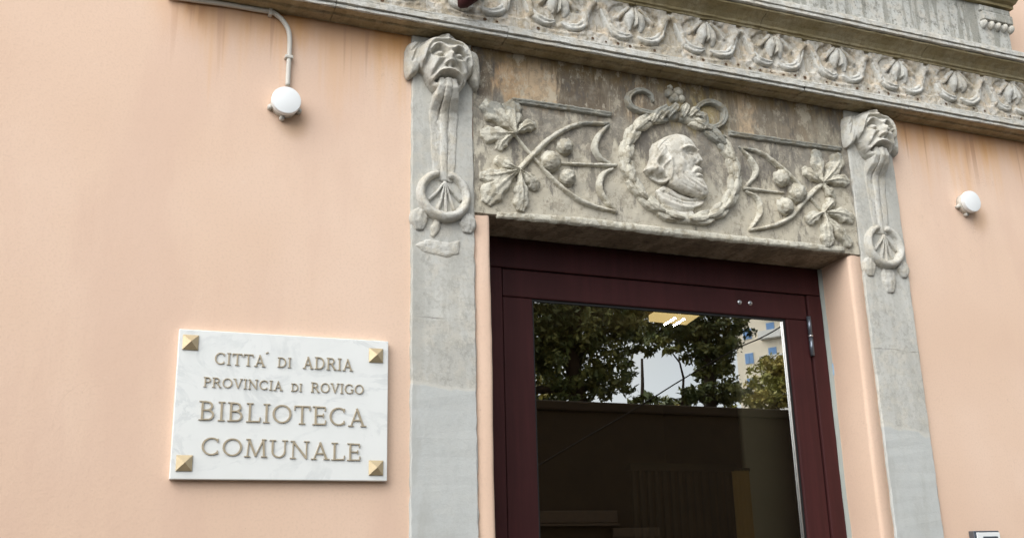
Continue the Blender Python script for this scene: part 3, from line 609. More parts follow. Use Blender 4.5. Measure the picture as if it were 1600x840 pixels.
def motif(k, cx):
    P = bpy.data.objects.new('palmette', None); P.empty_display_size = .05; COL.objects.link(P); P.parent = en; P.location = Vector((cx, 0, F0+.098))-en.location
    b = MB(); x0 = max(cx-PER/2, EX0); x1 = min(cx+PER/2, EX1); hfield(b, x0, x1, F0-.002, F1, 92, 62, motif_field(cx), -FY-.012, cut=False); weather(b.build('palmette_panel', FRIEZE, P, True), .006)
    zc = F0+.098; B = -FY-.002; j = lambda: random.uniform(-.005, .005); hs = lambda L: [q*random.uniform(.58, .98) for q in L]
    for s in (-1, 1):
        if not EX0 < cx+s*.09 < EX1: continue
        b = MB(); sweep(b, [(cx+s*.150, zc+.072), (cx+s*.134, zc+.048), (cx+s*.116+j(), zc+.010), (cx+s*.104, zc-.022), (cx+s*.080+j(), zc-.046), (cx+s*.046, zc-.054+j()), (cx+s*.012, zc-.040)], [.007, .0095, .0125, .0165, .0185, .016, .006], hs([.012, .016, .018, .022, .030, .028, .010]), B, prof=lambda q, t: np.sqrt(np.maximum(0, 1-q*q))*(1-.30*np.exp(-((q+.1)/.28)**2)), n=34, m=13); weather(b.build('curled_strap', LEDGE, P, True), .004)
        b = MB(); sweep(b, [(cx+s*.020, zc+.072), (cx+s*.046+j(), zc+.046), (cx+s*.078, zc+.010)], [.008, .0085, .006], hs([.016, .017, .010]), B, n=16, m=9); weather(b.build('slanted_bar', LEDGE, P, True), .003)
    for s in (-1, 1):
        if not EX0 < cx+s*.05 < EX1: continue
        b = MB(); sweep(b, [(cx+s*.003, zc+.070+j()), (cx+s*.014, zc+.046), (cx+s*.024+j(), zc+.014), (cx+s*.022, zc-.020+j())], [.005, .012, .022, .019, .006], hs([.014, .024, .030, .026, .012]), B, n=20, m=11); weather(b.build('bud_petal', LEDGE, P, True), .003)
    b = MB(); sweep(b, [(cx, zc+.066), (cx+j()*.5, zc+.03), (cx, zc-.004)], [.003, .0045, .003], [.020, .030, .030], B, n=14, m=7); b.build('bud_ridge', LEDGE, P, True)
    b = MB(); R = random.Random(k)            # drilled pits along the frieze foot: dark discs carry their inner shade
    for q in range(6):
        if R.random() < .25: continue
        x = cx-PER/2+(q+.5)*PER/6+R.uniform(-.007, .007); r = R.uniform(.0035, .0062); zz = F0+.014+R.uniform(-.003, .005)
        if not EX0 < x < EX1: continue
        n = 8; yy = FY-.0045; b.add([(x+r*math.cos(a)*1.25, yy, zz+r*math.sin(a)) for a in np.linspace(0, 2*math.pi, n, False)]+[(x, yy+.001, zz)], [(i, (i+1) % n, n) for i in range(n)])
    if b.v: tag(b.build('drill_hole', PITS, P), kind='stuff')
k0 = int(math.floor((X0M-EX0)/PER+.35)); k1 = int(math.floor((EX1-X0M)/PER+.35))
for k in range(-k0, k1+1): motif(k, X0M+k*PER)
C0 = F1
prof_run('cove_block', [(.02, C0+.001), (FY-.004, C0+.001), (FY-.006, C0+.008), (FY-.014, C0+.010), (FY-.016, C0+.018), (FY-.030, C0+.030), (FY-.050, C0+.040), (FY-.068, C0+.046), (FY-.070, C0+.052), (.02, C0+.054)], COVE, [.9, 1.72, 2.26, 3.05], smooth=False)
U0 = C0+.053; UY = FY-.082
prof_run('upper_ledge_block', [(.02, U0+.002), (UY+.006, U0+.002), (UY, U0+.004), (UY, U0+.014), (UY+.004, U0+.016), (UY+.004, U0+.018), (UY-.004, U0+.020), (UY-.004, U0+.036), (UY+.005, U0+.039), (UY+.005, U0+.047), (UY+.018, U0+.051), (.02, U0+.052)], LEDGE, [1.05, 2.19, 3.0])
V0 = U0+.051; VY = UY+.030; EXU = at(1578, 60, VY)[0]
b = MB(); b.box((EX0+.08, VY, V0-.004), (EXU, .05, V0+.30)); b.build('upper_frieze', UPPER, en)
# little bracket capital at the end of the upper frieze
bx0, bx1 = at(1533, 45, VY)[0], EXU+.012
for name, dz0, dz1, dy in (('bracket_band', .170, .198, .012), ('bracket_band', .125, .165, .022)):
    m = MB(); m.box((bx0, VY-dy, V0+dz0), (bx1, VY+.02, V0+dz1), .001); bevel(m.build(name, UPPER, en), .005)
for i in range(5):
    b = MB(); dome(b, (bx0+.012+i*(bx1-bx0-.02)/4, V0+.108), .014, .020, .026, -VY, 14, 6, .05, 3); b.build('bracket_bead', LEDGE, en, True)
W0 = V0+.205
prof_run('top_cornice_block', [(.02, W0+.001), (VY-.018, W0+.001), (VY-.020, W0+.014), (VY-.036, W0+.018), (VY-.052, W0+.030), (VY-.058, W0+.045), (VY-.052, W0+.058), (VY-.040, W0+.064), (VY-.040, W0+.072), (VY-.062, W0+.082), (VY-.062, W0+.17), (.02, W0+.171)], COVE, [1.4, 2.6], EX0+.05, EXU+.030)

# ---------------------------------------------------------------- glazed door
dr = empty('glazed_door', (1.9, .2, 0), 'dark maroon wooden door with one large reflecting glass pane', 'door')
DY = .190
def V(px, py, y=DY): p = at(px, py, y); return p[0], p[2]
lx0, lz1 = V(785, 419); gx0, gz1 = V(830, 467, DY+.012); gx1, _ = V(1240, 640, DY+.012); lx1, _ = V(1262, 500)
FZ = OZ-.004
for nm, a, c in (('frame_head', (1.165, DY-.006, lz1+.003), (2.662, .29, FZ)), ('frame_post', (1.165, DY-.006, 0), (lx0-.004, .288, lz1+.001)), ('frame_post', (lx1+.004, DY-.006, 0), (2.6565, .288, lz1+.001))):
    m = MB(); m.box(a, c); bevel(m.build(nm, MAROON, dr), .004)
ZB = .02
for nm, a, c in (('top_rail', (lx0, DY, gz1), (lx1, .245, lz1)), ('stile', (lx0, DY, ZB), (gx0, .245, gz1-.0012)), ('stile', (gx1, DY, ZB), (lx1, .245, gz1-.0012)), ('bottom_rail', (gx0+.001, DY, ZB), (gx1-.001, .245, .30))):
    m = MB(); m.box(a, c); bevel(m.build(nm, MAROON, dr), .005)
m = MB(); m.box((lx0-.0037, DY+.007, ZB), (lx0-.0003, .25, lz1)); m.box((lx1+.0003, DY+.007, ZB), (lx1+.0037, .25, lz1)); m.box((lx0, DY+.007, lz1+.0003), (lx1, .25, lz1+.0027)); m.build('door_gap_seal', RUBBER_SHADE, dr)
for a, c in (((gx1-.012, GY-.006, .30), (gx1-.0008, GY+.012, gz1-.001)), ((gx0+.0008, GY-.006, .30), (gx0+.006, GY+.012, gz1-.001)), ((gx0+.006, GY-.006, gz1-.008), (gx1-.012, GY+.012, gz1-.0015))):
    m = MB(); m.box(a, c); m.build('glazing_shadow_bead', RUBBER_SHADE, dr)  # black strips round the pane; the right one draws the frame's shadow line
m = MB(); m.box((gx1-.0145, GY-.008, .30), (gx1-.0125, GY-.001, gz1-.01)); m.build('bead_edge', STEEL, dr)
m = MB(); m.add([(gx0+.001, GY, .29), (gx1-.001, GY, .29), (gx1-.001, GY, gz1-.001), (gx0+.001, GY, gz1-.001)], [(0, 1, 2, 3)]); m.build('glass_pane', GLASS, dr)
for px, py in ((1156, 471.5), (1172.5, 473)):
    x, z = V(px, py, DY-.003); m = MB(); m.tube([(x, DY+.004, z), (x, DY-.0025, z), (x, DY-.0040, z)], [.0095, .0095, .0070], 16); o = m.build('screw_cap', STEEL, dr, True)
    m = MB(); m.tube([(x, DY-.0038, z), (x, DY-.0046, z)], .0028, 10); m.build('screw_socket', DKSTEEL, o)
ht, hb = V(1263.5, 494, DY-.012), V(1270.5, 555, DY-.012); hx = (ht[0]+hb[0])/2
hg = MB(); hm = (ht[1]+hb[1])/2
hg.tube([(hx, DY-.010, hb[1]), (hx, DY-.010, hm-.003)], .0085, 14); hg.tube([(hx, DY-.010, hm+.003), (hx, DY-.010, ht[1])], .0085, 14)
ho = hg.build('hinge', DKSTEEL, dr, True)
m = MB(); m.tube([(hx, DY-.010, hm-.0035), (hx, DY-.010, hm+.0035)], .0098, 14); m.build('hinge_ring', STEEL, ho, True)
m = MB(); n_ = 50; vv = []
for z in np.linspace(0, FZ-.002, n_): vv += [(2.634+.0*z, DY-.010+random.uniform(-.001, .001), z), (2.662+random.uniform(-.002, .002), DY-.022, z)]
vv = []
for z in np.linspace(0, FZ-.002, n_): vv += [(2.6385+random.uniform(-.001, .001), DY-.0065, z), (2.6395, DY-.012, z), (2.658, DY-.020+random.uniform(-.002, .002), z)]
m.add(vv, [(i*3+k, i*3+k+1, (i+1)*3+k+1, (i+1)*3+k) for i in range(n_-1) for k in range(2)]); m.build('sealant_strip', SEAL, dr, True)
q = at(1306, 585, DY-.025); b = MB(); sweep(b, [(q[0]-.004, q[2]+.045), (q[0]+.002, q[2]+.01), (q[0]+.002, q[2]-.04)], [.003, .0085, .004], [.006, .010, .006], -(DY-.016), n=14); b.build('foam_patch', BLUEF, dr, True)

# ---------------------------------------------------------------- marble plaque
plq = empty('marble_plaque', (.3, 0, 2.0), 'white marble plaque with raised bronze lettering CITTA DI ADRIA BIBLIOTECA COMUNALE', 'plaque')
PT = .022
C4 = [at(*q, -PT) for q in ((266, 745.5), (605.3, 753), (606.7, 533.3), (279.3, 512.7))]
px0 = (C4[0][0]+C4[3][0])/2; px1 = (C4[1][0]+C4[2][0])/2; pz0 = (C4[0][2]+C4[1][2])/2; pz1 = (C4[2][2]+C4[3][2])/2
m = MB(); m.box((px0, -PT, pz0), (px1, .004, pz1)); bevel(m.build('slab', MARBLE, plq), .0022)
for q in ((298, 534), (588, 554.5), (288, 722.5), (588, 730)):
    p = at(*q, -PT-.006); s = .0215; b = MB()
    m = MB(); m.add([(p[0]-s, -PT-.003, p[2]-s), (p[0]+s, -PT-.003, p[2]-s), (p[0]+s, -PT-.003, p[2]+s), (p[0]-s, -PT-.003, p[2]+s), (p[0], -PT-.019, p[2]), (p[0]-s, -PT+.002, p[2]-s), (p[0]+s, -PT+.002, p[2]-s), (p[0]+s, -PT+.002, p[2]+s), (p[0]-s, -PT+.002, p[2]+s)],
        [(0, 1, 4), (1, 2, 4), (2, 3, 4), (3, 0, 4), (5, 6, 1, 0), (6, 7, 2, 1), (7, 8, 3, 2), (8, 5, 0, 3)]); m.build('pyramid_stud', BRASS, plq)
TH, TN, SF = .108, .066, .050
def GL(c):
    L = lambda *a: ('l',)+a; A = lambda *a: ('a',)+a
    ser = lambda x, y, w=.30: L(x-w/2, y, x+w/2, y, SF)
    st = lambda x, w=TH: [L(x, 0, x, 1, w), ser(x, SF/2), ser(x, 1-SF/2)]
    if c == 'I': return .34, st(.17)
    if c == 'C': return .86, [A(.47, .5, .38, .45, 48, 312, TH), L(.73, .72, .75, .93, SF), L(.73, .28, .75, .08, SF)]
    if c == 'G': return .92, [A(.47, .5, .38, .45, 48, 300, TH), L(.74, .72, .76, .93, SF), L(.77, .06, .77, .42, TH), ser(.76, .43, .28)]
    if c == 'O': return .92, [A(.46, .5, .385, .45, 0, 360, TH)]
    if c == 'T': return .78, [L(.39, 0, .39, .96, TH), ser(.39, SF/2), L(.02, .95, .76, .95, TN), L(.045, .97, .035, .74, SF), L(.735, .97, .745, .74, SF)]
    if c == 'A': return .86, [L(.14, .03, .42, .97, TN), L(.40, .98, .72, .03, TH), L(.24, .33, .60, .33, .08), ser(.13, SF/2, .26), ser(.73, SF/2, .28)]
    if c == 'D': return .88, st(.17)+[A(.36, .5, .40, .46, -90, 90, TH), L(.16, .955, .38, .955, TN), L(.16, .045, .38, .045, TN)]
    if c == 'R': return .84, st(.17)+[A(.40, .735, .22, .215, -90, 90, TH*.9), L(.17, .95, .41, .95, TN), L(.17, .515, .41, .515, TN), L(.42, .52, .72, .03, TH), ser(.74, SF/2, .22)]
    if c == 'P': return .70, st(.17)+[A(.38, .725, .24, .225, -90, 90, TH*.9), L(.17, .95, .39, .95, TN), L(.17, .495, .39, .495, TN)]
    if c == 'B': return .76, st(.17)+[A(.38, .745, .20, .205, -90, 90, TH*.9), A(.40, .285, .24, .24, -90, 90, TH*.9), L(.17, .95, .39, .95, TN), L(.17, .53, .40, .53, TN), L(.17, .045, .41, .045, TN)]
    if c == 'V': return .84, [L(.13, .97, .44, .03, TH), L(.42, .02, .71, .97, TN), ser(.12, 1-SF/2, .28), ser(.72, 1-SF/2, .26)]
    if c == 'N': return .92, [L(.15, 0, .15, 1, TN), L(.13, .98, .77, .03, TH), L(.77, 0, .77, 1, TN), ser(.15, SF/2, .26), ser(.12, 1-SF/2, .2), ser(.77, 1-SF/2, .26)]
    if c == 'M': return 1.04, [L(.14, 0, .20, 1, TN), L(.20, .98, .52, .05, TH), L(.51, .05, .84, .98, TN), L(.84, 1, .90, 0, TH), ser(.14, SF/2, .26), ser(.90, SF/2, .28), ser(.17, 1-SF/2, .2), ser(.87, 1-SF/2, .2)]
    if c == 'L': return .68, st(.17)+[L(.17, .045, .62, .045, TN), L(.61, .02, .64, .27, SF)]
    if c == 'E': return .70, st(.17)+[L(.17, .955, .60, .955, TN), L(.17, .51, .52, .51, TN*.9), L(.17, .045, .62, .045, TN), L(.595, .98, .605, .76, SF), L(.615, .02, .635, .26, SF), L(.52, .40, .52, .62, SF)]
    if c == 'U': return .88, [L(.16, .34, .16, 1, TH), A(.44, .36, .28, .31, 180, 360, TH*.9), L(.72, .34, .72, 1, TN), ser(.16, 1-SF/2), ser(.72, 1-SF/2, .26)]
    if c == "'": return .2, [L(.06, 1.04, .20, 1.14, .07)]
def letter(c, x, z, W, H):
    w, st = GL(c); sx = W/w; b = MB(); k = 0
    for q in st:
        y1 = -PT-.0034-.00016*k; k += 1
        if q[0] == 'l': pts = [(q[1], q[2]), (q[3], q[4])]; th = q[5]
        else:
            n = max(6, int(abs(q[6]-q[5])/14)); pts = [(q[1]+q[3]*math.cos(rad(t)), q[2]+q[4]*math.sin(rad(t))) for t in np.linspace(q[5], q[6], n+1)]; th = q[7]
        P = np.array([(x+a*sx, z+c_*H) for a, c_ in pts]); T_ = np.gradient(P, axis=0); T_ /= np.linalg.norm(T_, axis=1)[:, None]; N = np.stack([-T_[:, 1], T_[:, 0]], 1)*th*H/2
        if q[0] == 'a':                        # round strokes swell at the sides
            f = .62+.38*np.abs(np.cos(np.radians(np.linspace(q[5], q[6], len(P))))); N = N*f[:, None]
        v = []
        for i in range(len(P)): v += [(P[i][0]+N[i][0], y1, P[i][1]+N[i][1]), (P[i][0]-N[i][0], y1, P[i][1]-N[i][1]), (P[i][0]-N[i][0]*1.08, -PT+.001, P[i][1]-N[i][1]*1.08), (P[i][0]+N[i][0]*1.08, -PT+.001, P[i][1]+N[i][1]*1.08)]
        f = [(i*4+a, i*4+(a+1) % 4, (i+1)*4+(a+1) % 4, (i+1)*4+a)[::-1] for i in range(len(P)-1) for a in range(4)]; e = (len(P)-1)*4
        f += [(0, 1, 2, 3), (e+3, e+2, e+1, e)]; b.add(v, f)
    return b.build('letter', LETTER, plq)
def word(s, xa, xb, base, cap):
    "letters between two photograph positions xa, xb (3x plaque zoom), base line and cap height in the same units"
    A = at(240+xa/3, 490+base[0]/3, -PT-.005); B_ = at(240+xb/3, 490+base[1]/3, -PT-.005); T_ = at(240+xa/3, 490+(base[0]-cap)/3, -PT-.005)
    H = T_[2]-A[2]; ws = [GL(c)[0] for c in s]; gap = .085*H; k = (B_[0]-A[0]-gap*(len(s)-1))/sum(ws); x = A[0]
    for c, w_ in zip(s, ws): letter(c, x, A[2]+(B_[2]-A[2])*(x-A[0])/(B_[0]-A[0]), w_*k, H); x += w_*k+gap
word('CITTA', 284, 524, (234, 247), 56); word("'", 520, 536, (246, 247), 60); word('DI', 580, 646, (248, 251), 46); word('ADRIA', 700, 935, (254, 267), 57)
word('PROVINCIA', 232, 606, (340, 359), 46); word('DI', 644, 697, (361, 363), 37); word('ROVIGO', 737, 986, (365, 376), 46)
word('BIBLIOTECA', 208, 997, (496, 529), 91); word('COMUNALE', 218, 974, (661, 689), 86)

# ---------------------------------------------------------------- junction boxes and pipe
def junction(px, py, label, lug=True):
    D_ = .046; c = at(px, py, -D_); e = empty('junction_box', (c[0], 0, c[2]), label, 'junction box', 'round junction boxes on the wall')
    R_ = .0455; m = MB(); m.tube([(c[0], .003, c[2]), (c[0], -.030, c[2])], [R_*.93, R_*.93], 40); m.build('body', GREYP, e, True)
    m = MB(); m.tube([(c[0], -.028, c[2]), (c[0], -.030, c[2]), (c[0], -.043, c[2]), (c[0], -D_, c[2]), (c[0], -D_-.0005, c[2])], [R_*.95, R_, R_, R_*.97, R_*.94], 40); o = m.build('lid', WHITEP, e, True)
    mm = o.modifiers.new('edge', 'EDGE_SPLIT'); mm.split_angle = rad(40)
    for a in (200, 340, 262):
        x, z = c[0]+math.cos(rad(a))*(R_+.002), c[2]+math.sin(rad(a))*(R_+.002); m = MB(); m.tube([(x, .002, z), (x, -.018, z)], .008, 10); m.build('lug', GREYP, e, True)
    return c
jc = junction(448, 156, 'round white junction box under the grey pipe above the plaque')
junction(1519.5, 314, 'round white junction box without a pipe on the wall beyond the door')
cp_ = empty('conduit_pipe', (.4, 0, 3.2), 'thin grey conduit pipe bending from the ledge down to a junction box', 'pipe')
PY = -.011
path = [at(x, y, PY) for x, y in ((262, -6), (300, 0), (350, 6.5), (400, 15), (424, 19))]
path += [at(x, y, PY) for x, y in ((434, 25), (443, 34), (450, 46), (452.5, 60), (452, 85), (450.5, 110), (449.5, 134))]
P3 = catmull(path, 80); m = MB(); m.tube([tuple(q) for q in P3], .0080, 10); m.build('pipe', GREYP, cp_, True)
for (x, y, hor) in ((422.5, 19.5, True), (451.8, 90, False)):
    q = at(x, y, PY); m = MB()
    if hor: m.box((q[0]-.006, -.022, q[2]-.013), (q[0]+.006, .002, q[2]+.011))
    else: m.box((q[0]-.014, -.021, q[2]-.006), (q[0]+.012, .002, q[2]+.006))
    bevel(m.build('pipe_clip', GREYP, cp_), .003)

# ---------------------------------------------------------------- doorbell plate and dark bracket
q0 = at(1523, 828.5, -.03); q1 = at(1561, 828.5, -.03)
db = empty('doorbell_panel', (q0[0], 0, q0[2]-.15), 'small doorbell panel with pale name card at the bottom edge of the wall', 'doorbell')
m = MB(); m.box((q0[0], -.026, q0[2]-.20), (q1[0]+.004, .004, q0[2])); bevel(m.build('housing', DKSTEEL, db), .003)
m = MB(); m.box((q0[0]+.010, -.030, q0[2]-.065), (q1[0]+.002, -.024, q0[2]-.006)); bevel(m.build('name_card', WHITEP, db), .0015)
m = MB(); m.box((q0[0]+.035, -.034, q0[2]-.045), (q1[0]-.012, -.029, q0[2]-.020)); bevel(m.build('bell_button', DKSTEEL, db), .003)
q = at(731, 4, -.15)
br = empty('lamp_bracket', (q[0], -.13, q[2]), 'dark maroon metal bracket jutting from the frieze above the mask', 'bracket')
m = MB(); a = at(720, 13, -.14); m.tube([(a[0]-.004, -.135, a[2]+.004), (a[0]+.004, -.145, a[2]+.016), (a[0]+.030, -.165, a[2]+.050), (a[0]+.05, -.18, a[2]+.11)], [.006, .022, .036, .044], 18); m.build('bracket_cup', MAROON, br, True)
m = MB(); m.tube([(a[0]+.042, -.172, a[2]+.09), (a[0]+.042, -.08, a[2]+.10)], .012, 10); m.build('bracket_arm', MAROON, br, True)

# ---------------------------------------------------------------- dim hall behind the glass
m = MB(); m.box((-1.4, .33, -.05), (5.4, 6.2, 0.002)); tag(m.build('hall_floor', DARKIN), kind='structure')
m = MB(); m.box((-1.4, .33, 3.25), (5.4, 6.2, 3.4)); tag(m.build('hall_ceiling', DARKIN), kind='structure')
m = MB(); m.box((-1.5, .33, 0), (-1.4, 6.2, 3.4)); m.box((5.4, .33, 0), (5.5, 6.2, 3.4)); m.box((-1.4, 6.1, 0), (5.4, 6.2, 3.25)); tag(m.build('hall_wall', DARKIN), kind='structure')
cl = None
def ray_z(px, py, Z):
    d = RX*((px-800)/FPX) - UX*((py-420)/FPX) + FW; return CAM + d*((Z-CAM[2])/d[2])
a = [ray_z(x, y, 3.20) for x, y in ((1014, 502), (1072, 507.5), (1096, 491), (1042, 486))]
cc = sum(a)/4
cl = empty('ceiling_light', tuple(cc), 'lit fluorescent ceiling light with yellow louvre seen through the door glass', 'ceiling light')
m = MB(); m.add([tuple(p) for p in a]+[tuple(p+np.array([0, 0, .045])) for p in a], [(0, 1, 2, 3)[::-1], (4, 5, 6, 7), (0, 1, 5, 4), (1, 2, 6, 5), (2, 3, 7, 6), (3, 0, 4, 7)]); m.build('housing', mat_emit('lamp_diffuser', (1, .74, .33), .75), cl)
for t in (.36, .62):
    p = a[0]+(a[1]-a[0])*t; q = a[3]+(a[2]-a[3])*t; dn = np.array([0, 0, -.02]); m = MB(); m.tube([tuple(p+dn+(q-p)*.1), tuple(p+dn+(q-p)*.75)], .005, 8); m.build('tube', TUBE, cl, True)
def pil(px0, px1, y, z1, mat, nm, lab, cat):
    x0 = at(px0, 760, y)[0]; x1 = at(px1, 760, y)[0]; e = empty(nm, (x0, y, 0), lab, cat); m = MB(); m.box((x0, y, .003), (x1, y+.03, z1)); bevel(m.build('shaft', mat, e), .01)
    m = MB(); m.box((x0-.02, y-.02, .003), (x1+.02, y+.05, .12)); m.build('plinth', mat, e)
pil(1168, 1330, .40, 3.249, BEIGE, 'hall_pier', 'beige plastered pier inside the hall behind the hinge side of the glass', 'pier')
cu = empty('curtain', (2.6, .35, 0), 'ochre curtain hanging inside the hall next to the beige pier', 'curtain')
x0 = at(1149, 780, .35)[0]; x1 = at(1173, 780, .35)[0]; zt = at(1160, 733, .35)[2]; m = MB(); n_ = 40; v = []
for z in (.02, zt):
    for i in range(n_+1): v.append((x0+(x1-x0)*i/n_, 0.35+.008*math.sin(i*1.4), z))
m.add(v, [(i, i+1, n_+2+i, n_+1+i) for i in range(n_)]); o = m.build('cloth', YELLOW, cu, True); sd = o.modifiers.new('thick', 'SOLIDIFY'); sd.thickness = .004
m = MB(); m.tube([(x0-.004, .35, zt), (x1+.004, .35, zt)], .007, 8); m.build('rod', SLAT, cu)
bl = empty('vertical_blind', (2.3, .9, 0), 'brown vertical slat blind standing dim inside the hall', 'blind')
for i in range(13):
    xa = at(990+i*12.2, 780, .9); m = MB(); m.box((xa[0], .9, .05), (xa[0]+.017, .915, at(1080, 735, .9)[2])); m.build('slat', SLAT, bl)
m = MB(); m.box((at(985, 780, .9)[0], .885, at(1080, 735, .9)[2]), (at(1152, 780, .9)[0], .94, at(1080, 735, .9)[2]+.03)); m.build('head_rail', SLAT, bl)

# ---------------------------------------------------------------- across the street (seen mirrored in the glass)
L0 = 8.0
gw = empty('garden_wall', (6, GY-L0, 0), 'dark garden wall across the street mirrored in the door glass', 'wall')
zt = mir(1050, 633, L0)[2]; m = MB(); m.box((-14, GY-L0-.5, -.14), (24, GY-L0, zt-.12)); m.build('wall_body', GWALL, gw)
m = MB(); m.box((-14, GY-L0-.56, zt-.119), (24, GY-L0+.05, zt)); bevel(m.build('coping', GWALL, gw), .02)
for (x0, y0, x1, y1), lab in (((842, 797, 966, 816), 'long dim signboard fixed on the dark garden wall'), ((958, 824, 1032, 838), 'short dim signboard fixed low on the dark garden wall')):
    p = mir(x0, y0, L0-.08); q = mir(x1, y1, L0-.08); e = empty('signboard', tuple(p), lab, 'sign'); m = MB(); m.box((p[0], p[1]-.05, q[2]), (q[0], p[1], p[2])); bevel(m.build('board', SIGNB, e), .01)
    m = MB(); m.box((p[0]-.02, p[1]-.06, q[2]-.03), (q[0]+.02, p[1]+.01, q[2]-.002)); m.build('rail', SIGNB, e)
def tree(name, lab, cat, L, blobs, leaves, size, mat, trunk, group, dens=.5, seed=1, spread=.9):
    R = np.random.default_rng(seed); base = mir(trunk[0][0], trunk[0][1], L); e = empty(name, (base[0], base[1], 0), lab, cat, group)
    v = []; f = []
    ws = np.array([b_[2]*b_[3] for b_ in blobs], float); ws /= ws.sum()
    sc = (mir(1001, 550, L)[0]-mir(1000, 550, L)[0])
    for (bx_, by_, rx_, rz_), w_ in zip(blobs, ws):
        n = int(leaves*w_); c = mir(bx_, by_, L); k = max(3, n//34)
        cs = R.normal(0, .42, (k, 3)); cs = cs[np.linalg.norm(cs, axis=1) < 1.05] if k > 3 else cs
        for i in range(n):
            q = cs[R.integers(len(cs))] + R.normal(0, .09, 3); p = c + q*np.array([rx_*sc, spread, rz_*sc])
            a = R.normal(0, 1, 3); a /= np.linalg.norm(a); t = np.cross(a, R.normal(0, 1, 3)); t /= np.linalg.norm(t); l = size*R.uniform(.6, 1.3); w2 = l*.2
            j = len(v); s = np.cross(a, t); v += [p-t*l*.5, p+s*w2-t*l*.05, p+t*l*.5, p-s*w2-t*l*.05]; f.append((j, j+1, j+2, j+3))
    m = MB(); m.add(v, f); m.build('crown', mat, e)
    for pts in trunk[1:]:
        m = MB(); P = [mir(x, y, L) for x, y in pts[0]]
        if pts[2]: P = [np.array([P[0][0], P[0][1], -.1])]+P
        m.tube([tuple(q) for q in P], list(np.linspace(pts[1], pts[1]*.45, len(P))), 8); m.build('trunk' if pts[2] else 'limb', BARK, e, True)
tree('street_tree', 'large dark leafed tree mirrored on the left half of the door glass', 'tree', 13.0,
     [(865, 505, 60, 50), (920, 530, 70, 60), (860, 560, 50, 45), (975, 500, 60, 40), (940, 585, 55, 45), (900, 612, 40, 28), (840, 500, 40, 60), (800, 540, 70, 80), (930, 480, 90, 30), (985, 545, 32, 22), (780, 470, 90, 60), (900, 430, 120, 50)], 22000, .135, LEAF_D,
     [(905, 640), ([(905, 640), (900, 600), (890, 540), (910, 480), (930, 400)], .20, True), ([(905, 612), (870, 606), (828, 610)], .13, False), ([(895, 560), (940, 520), (985, 505)], .08, False)], 'trees across the street', seed=3)
tree('street_tree', 'dark tree mirrored on the right half of the glass beside the cream building', 'tree', 14.5,
     [(1060, 515, 80, 35), (1118, 510, 50, 40), (1110, 545, 45, 35), (1115, 590, 42, 40), (1075, 618, 36, 20), (1040, 480, 90, 30), (1120, 620, 40, 22), (1130, 465, 70, 28), (1100, 430, 120, 45)], 17000, .14, LEAF_D,
     [(1110, 640), ([(1110, 640), (1108, 590), (1100, 540), (1080, 480)], .16, True), ([(1066, 632), (1068, 590), (1062, 566), (1048, 548)], .03, False)], 'trees across the street', seed=5)
tree('young_tree', 'thin young tree with few leaves mirrored in the sky gap above the garden wall', 'tree', 11.0, [(1003, 545, 22, 12), (985, 622, 20, 12)], 220, .17, LEAF_D,
     [(1003, 640), ([(1003, 640), (1004, 600), (1003, 560)], .045, True)], 'trees across the street', seed=6)
tree('shrub', 'yellow green shrub mirrored before the cream building', 'shrub', 17.0, [(1215, 590, 34, 34), (1185, 622, 34, 16), (1238, 560, 22, 30), (1225, 625, 34, 16)], 8000, .13, LEAF_Y,
     [(1215, 640), ([(1215, 640), (1215, 600)], .08, True)], 'shrubs across the street', seed=8)
tree('shrub', 'yellow green shrub mirrored at the latch side of the glass behind the dark tree', 'shrub', 19.0, [(862, 600, 30, 22), (862, 632, 30, 16), (1040, 636, 20, 10), (840, 560, 20, 30)], 3200, .18, LEAF_Y,
     [(862, 645), ([(862, 645), (862, 605)], .08, True)], 'shrubs across the street', seed=9)
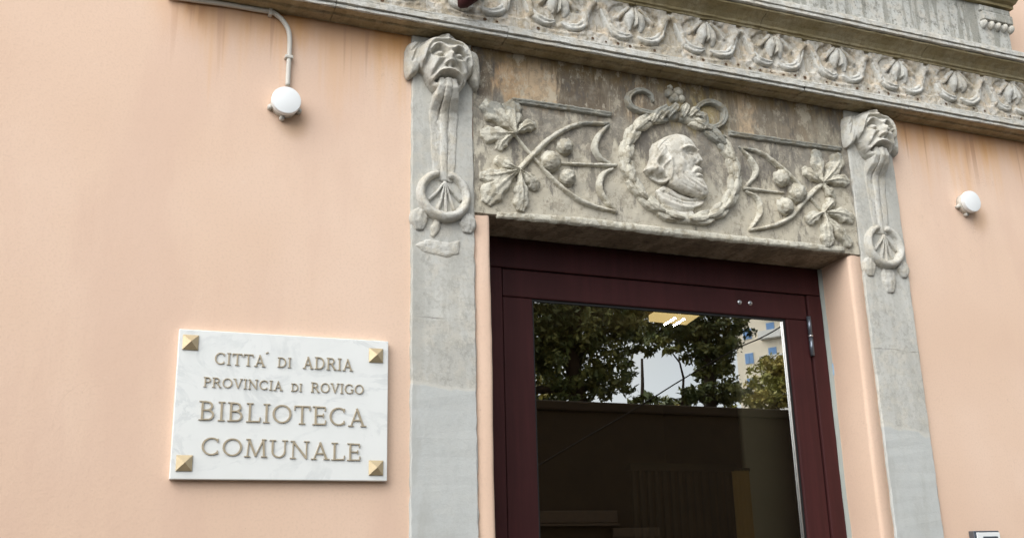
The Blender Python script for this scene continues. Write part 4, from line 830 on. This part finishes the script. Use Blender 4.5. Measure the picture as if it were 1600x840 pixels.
# cream apartment block
LB = 110.0; p = mir(1157, 620, LB); ang = rad(60)
ap = empty('apartment_block', (p[0], p[1], 0), 'cream apartment block with blue shutters and balconies mirrored in the door glass', 'building')
ex = np.array([math.cos(ang), math.sin(ang), 0]); ey = np.array([math.sin(ang), -math.cos(ang), 0]); o3 = np.array([p[0], p[1], 0])
def abox(name, mat, u0, u1, d0, d1, z0, z1, par=None):
    m = MB(); v = [tuple(o3+ex*u+ey*d+np.array([0, 0, z])) for z in (z0, z1) for (u, d) in ((u0, d0), (u1, d0), (u1, d1), (u0, d1))]
    m.add(v, [(3, 2, 1, 0), (4, 5, 6, 7), (0, 1, 5, 4), (1, 2, 6, 5), (2, 3, 7, 6), (3, 0, 4, 7)]); return m.build(name, mat, par or ap)
abox('wall', CREAM, 0, 30, 0, 9, -.1, 48); abox('roof', ROOFT, -.4, 30.4, -.4, 9.4, 48.002, 48.3)
zs_ = [mir(1173, 592, LB)[2], mir(1173, 560, LB)[2]]; fl = abs(zs_[1]-zs_[0]); fl = 3.3
for k in range(-6, 12):
    zc = mir(1173, 602, LB)[2]+k*fl
    if not 4 < zc < 46: continue
    for u in (1.2, 9.0, 17, 25):
        w_ = abox('window', WHITEH, u-.1, u+1.2, -.04, .02, zc-.75, zc+.75)
        abox('shutter', BLUESH, u-.02, u+.54, -.09, -.045, zc-.68, zc+.68, w_); abox('shutter', BLUESH, u+.58, u+1.12, -.09, -.045, zc-.68, zc+.68, w_)
    for u in (3.6, 11.4, 19.4):
        b_ = abox('balcony', WHITEH, u, u+3.2, -1.0, -.002, zc-1.15, zc-1.0); abox('railing', WHITEH, u+.02, u+3.18, -.98, -.94, zc-.998, zc-.1, b_)
        abox('balcony_door', BLUESH, u+.9, u+2.0, -.06, -.003, zc-.998, zc+1.0)
# overhead cable
cb_ = empty('overhead_cable', tuple(mir(1150, 545, 6.0)), 'black overhead cable crossing the street mirrored in the door glass', 'cable')
pts = [mir(x, y, 6.0) for x, y in ((1330, 440), (1228, 505), (1190, 527), (1150, 545), (1070, 590), (990, 640), (900, 692), (760, 775))]
m = MB(); m.tube([tuple(q) for q in catmull(pts, 60)], .007, 6); m.build('wire', CABLE, cb_, True)
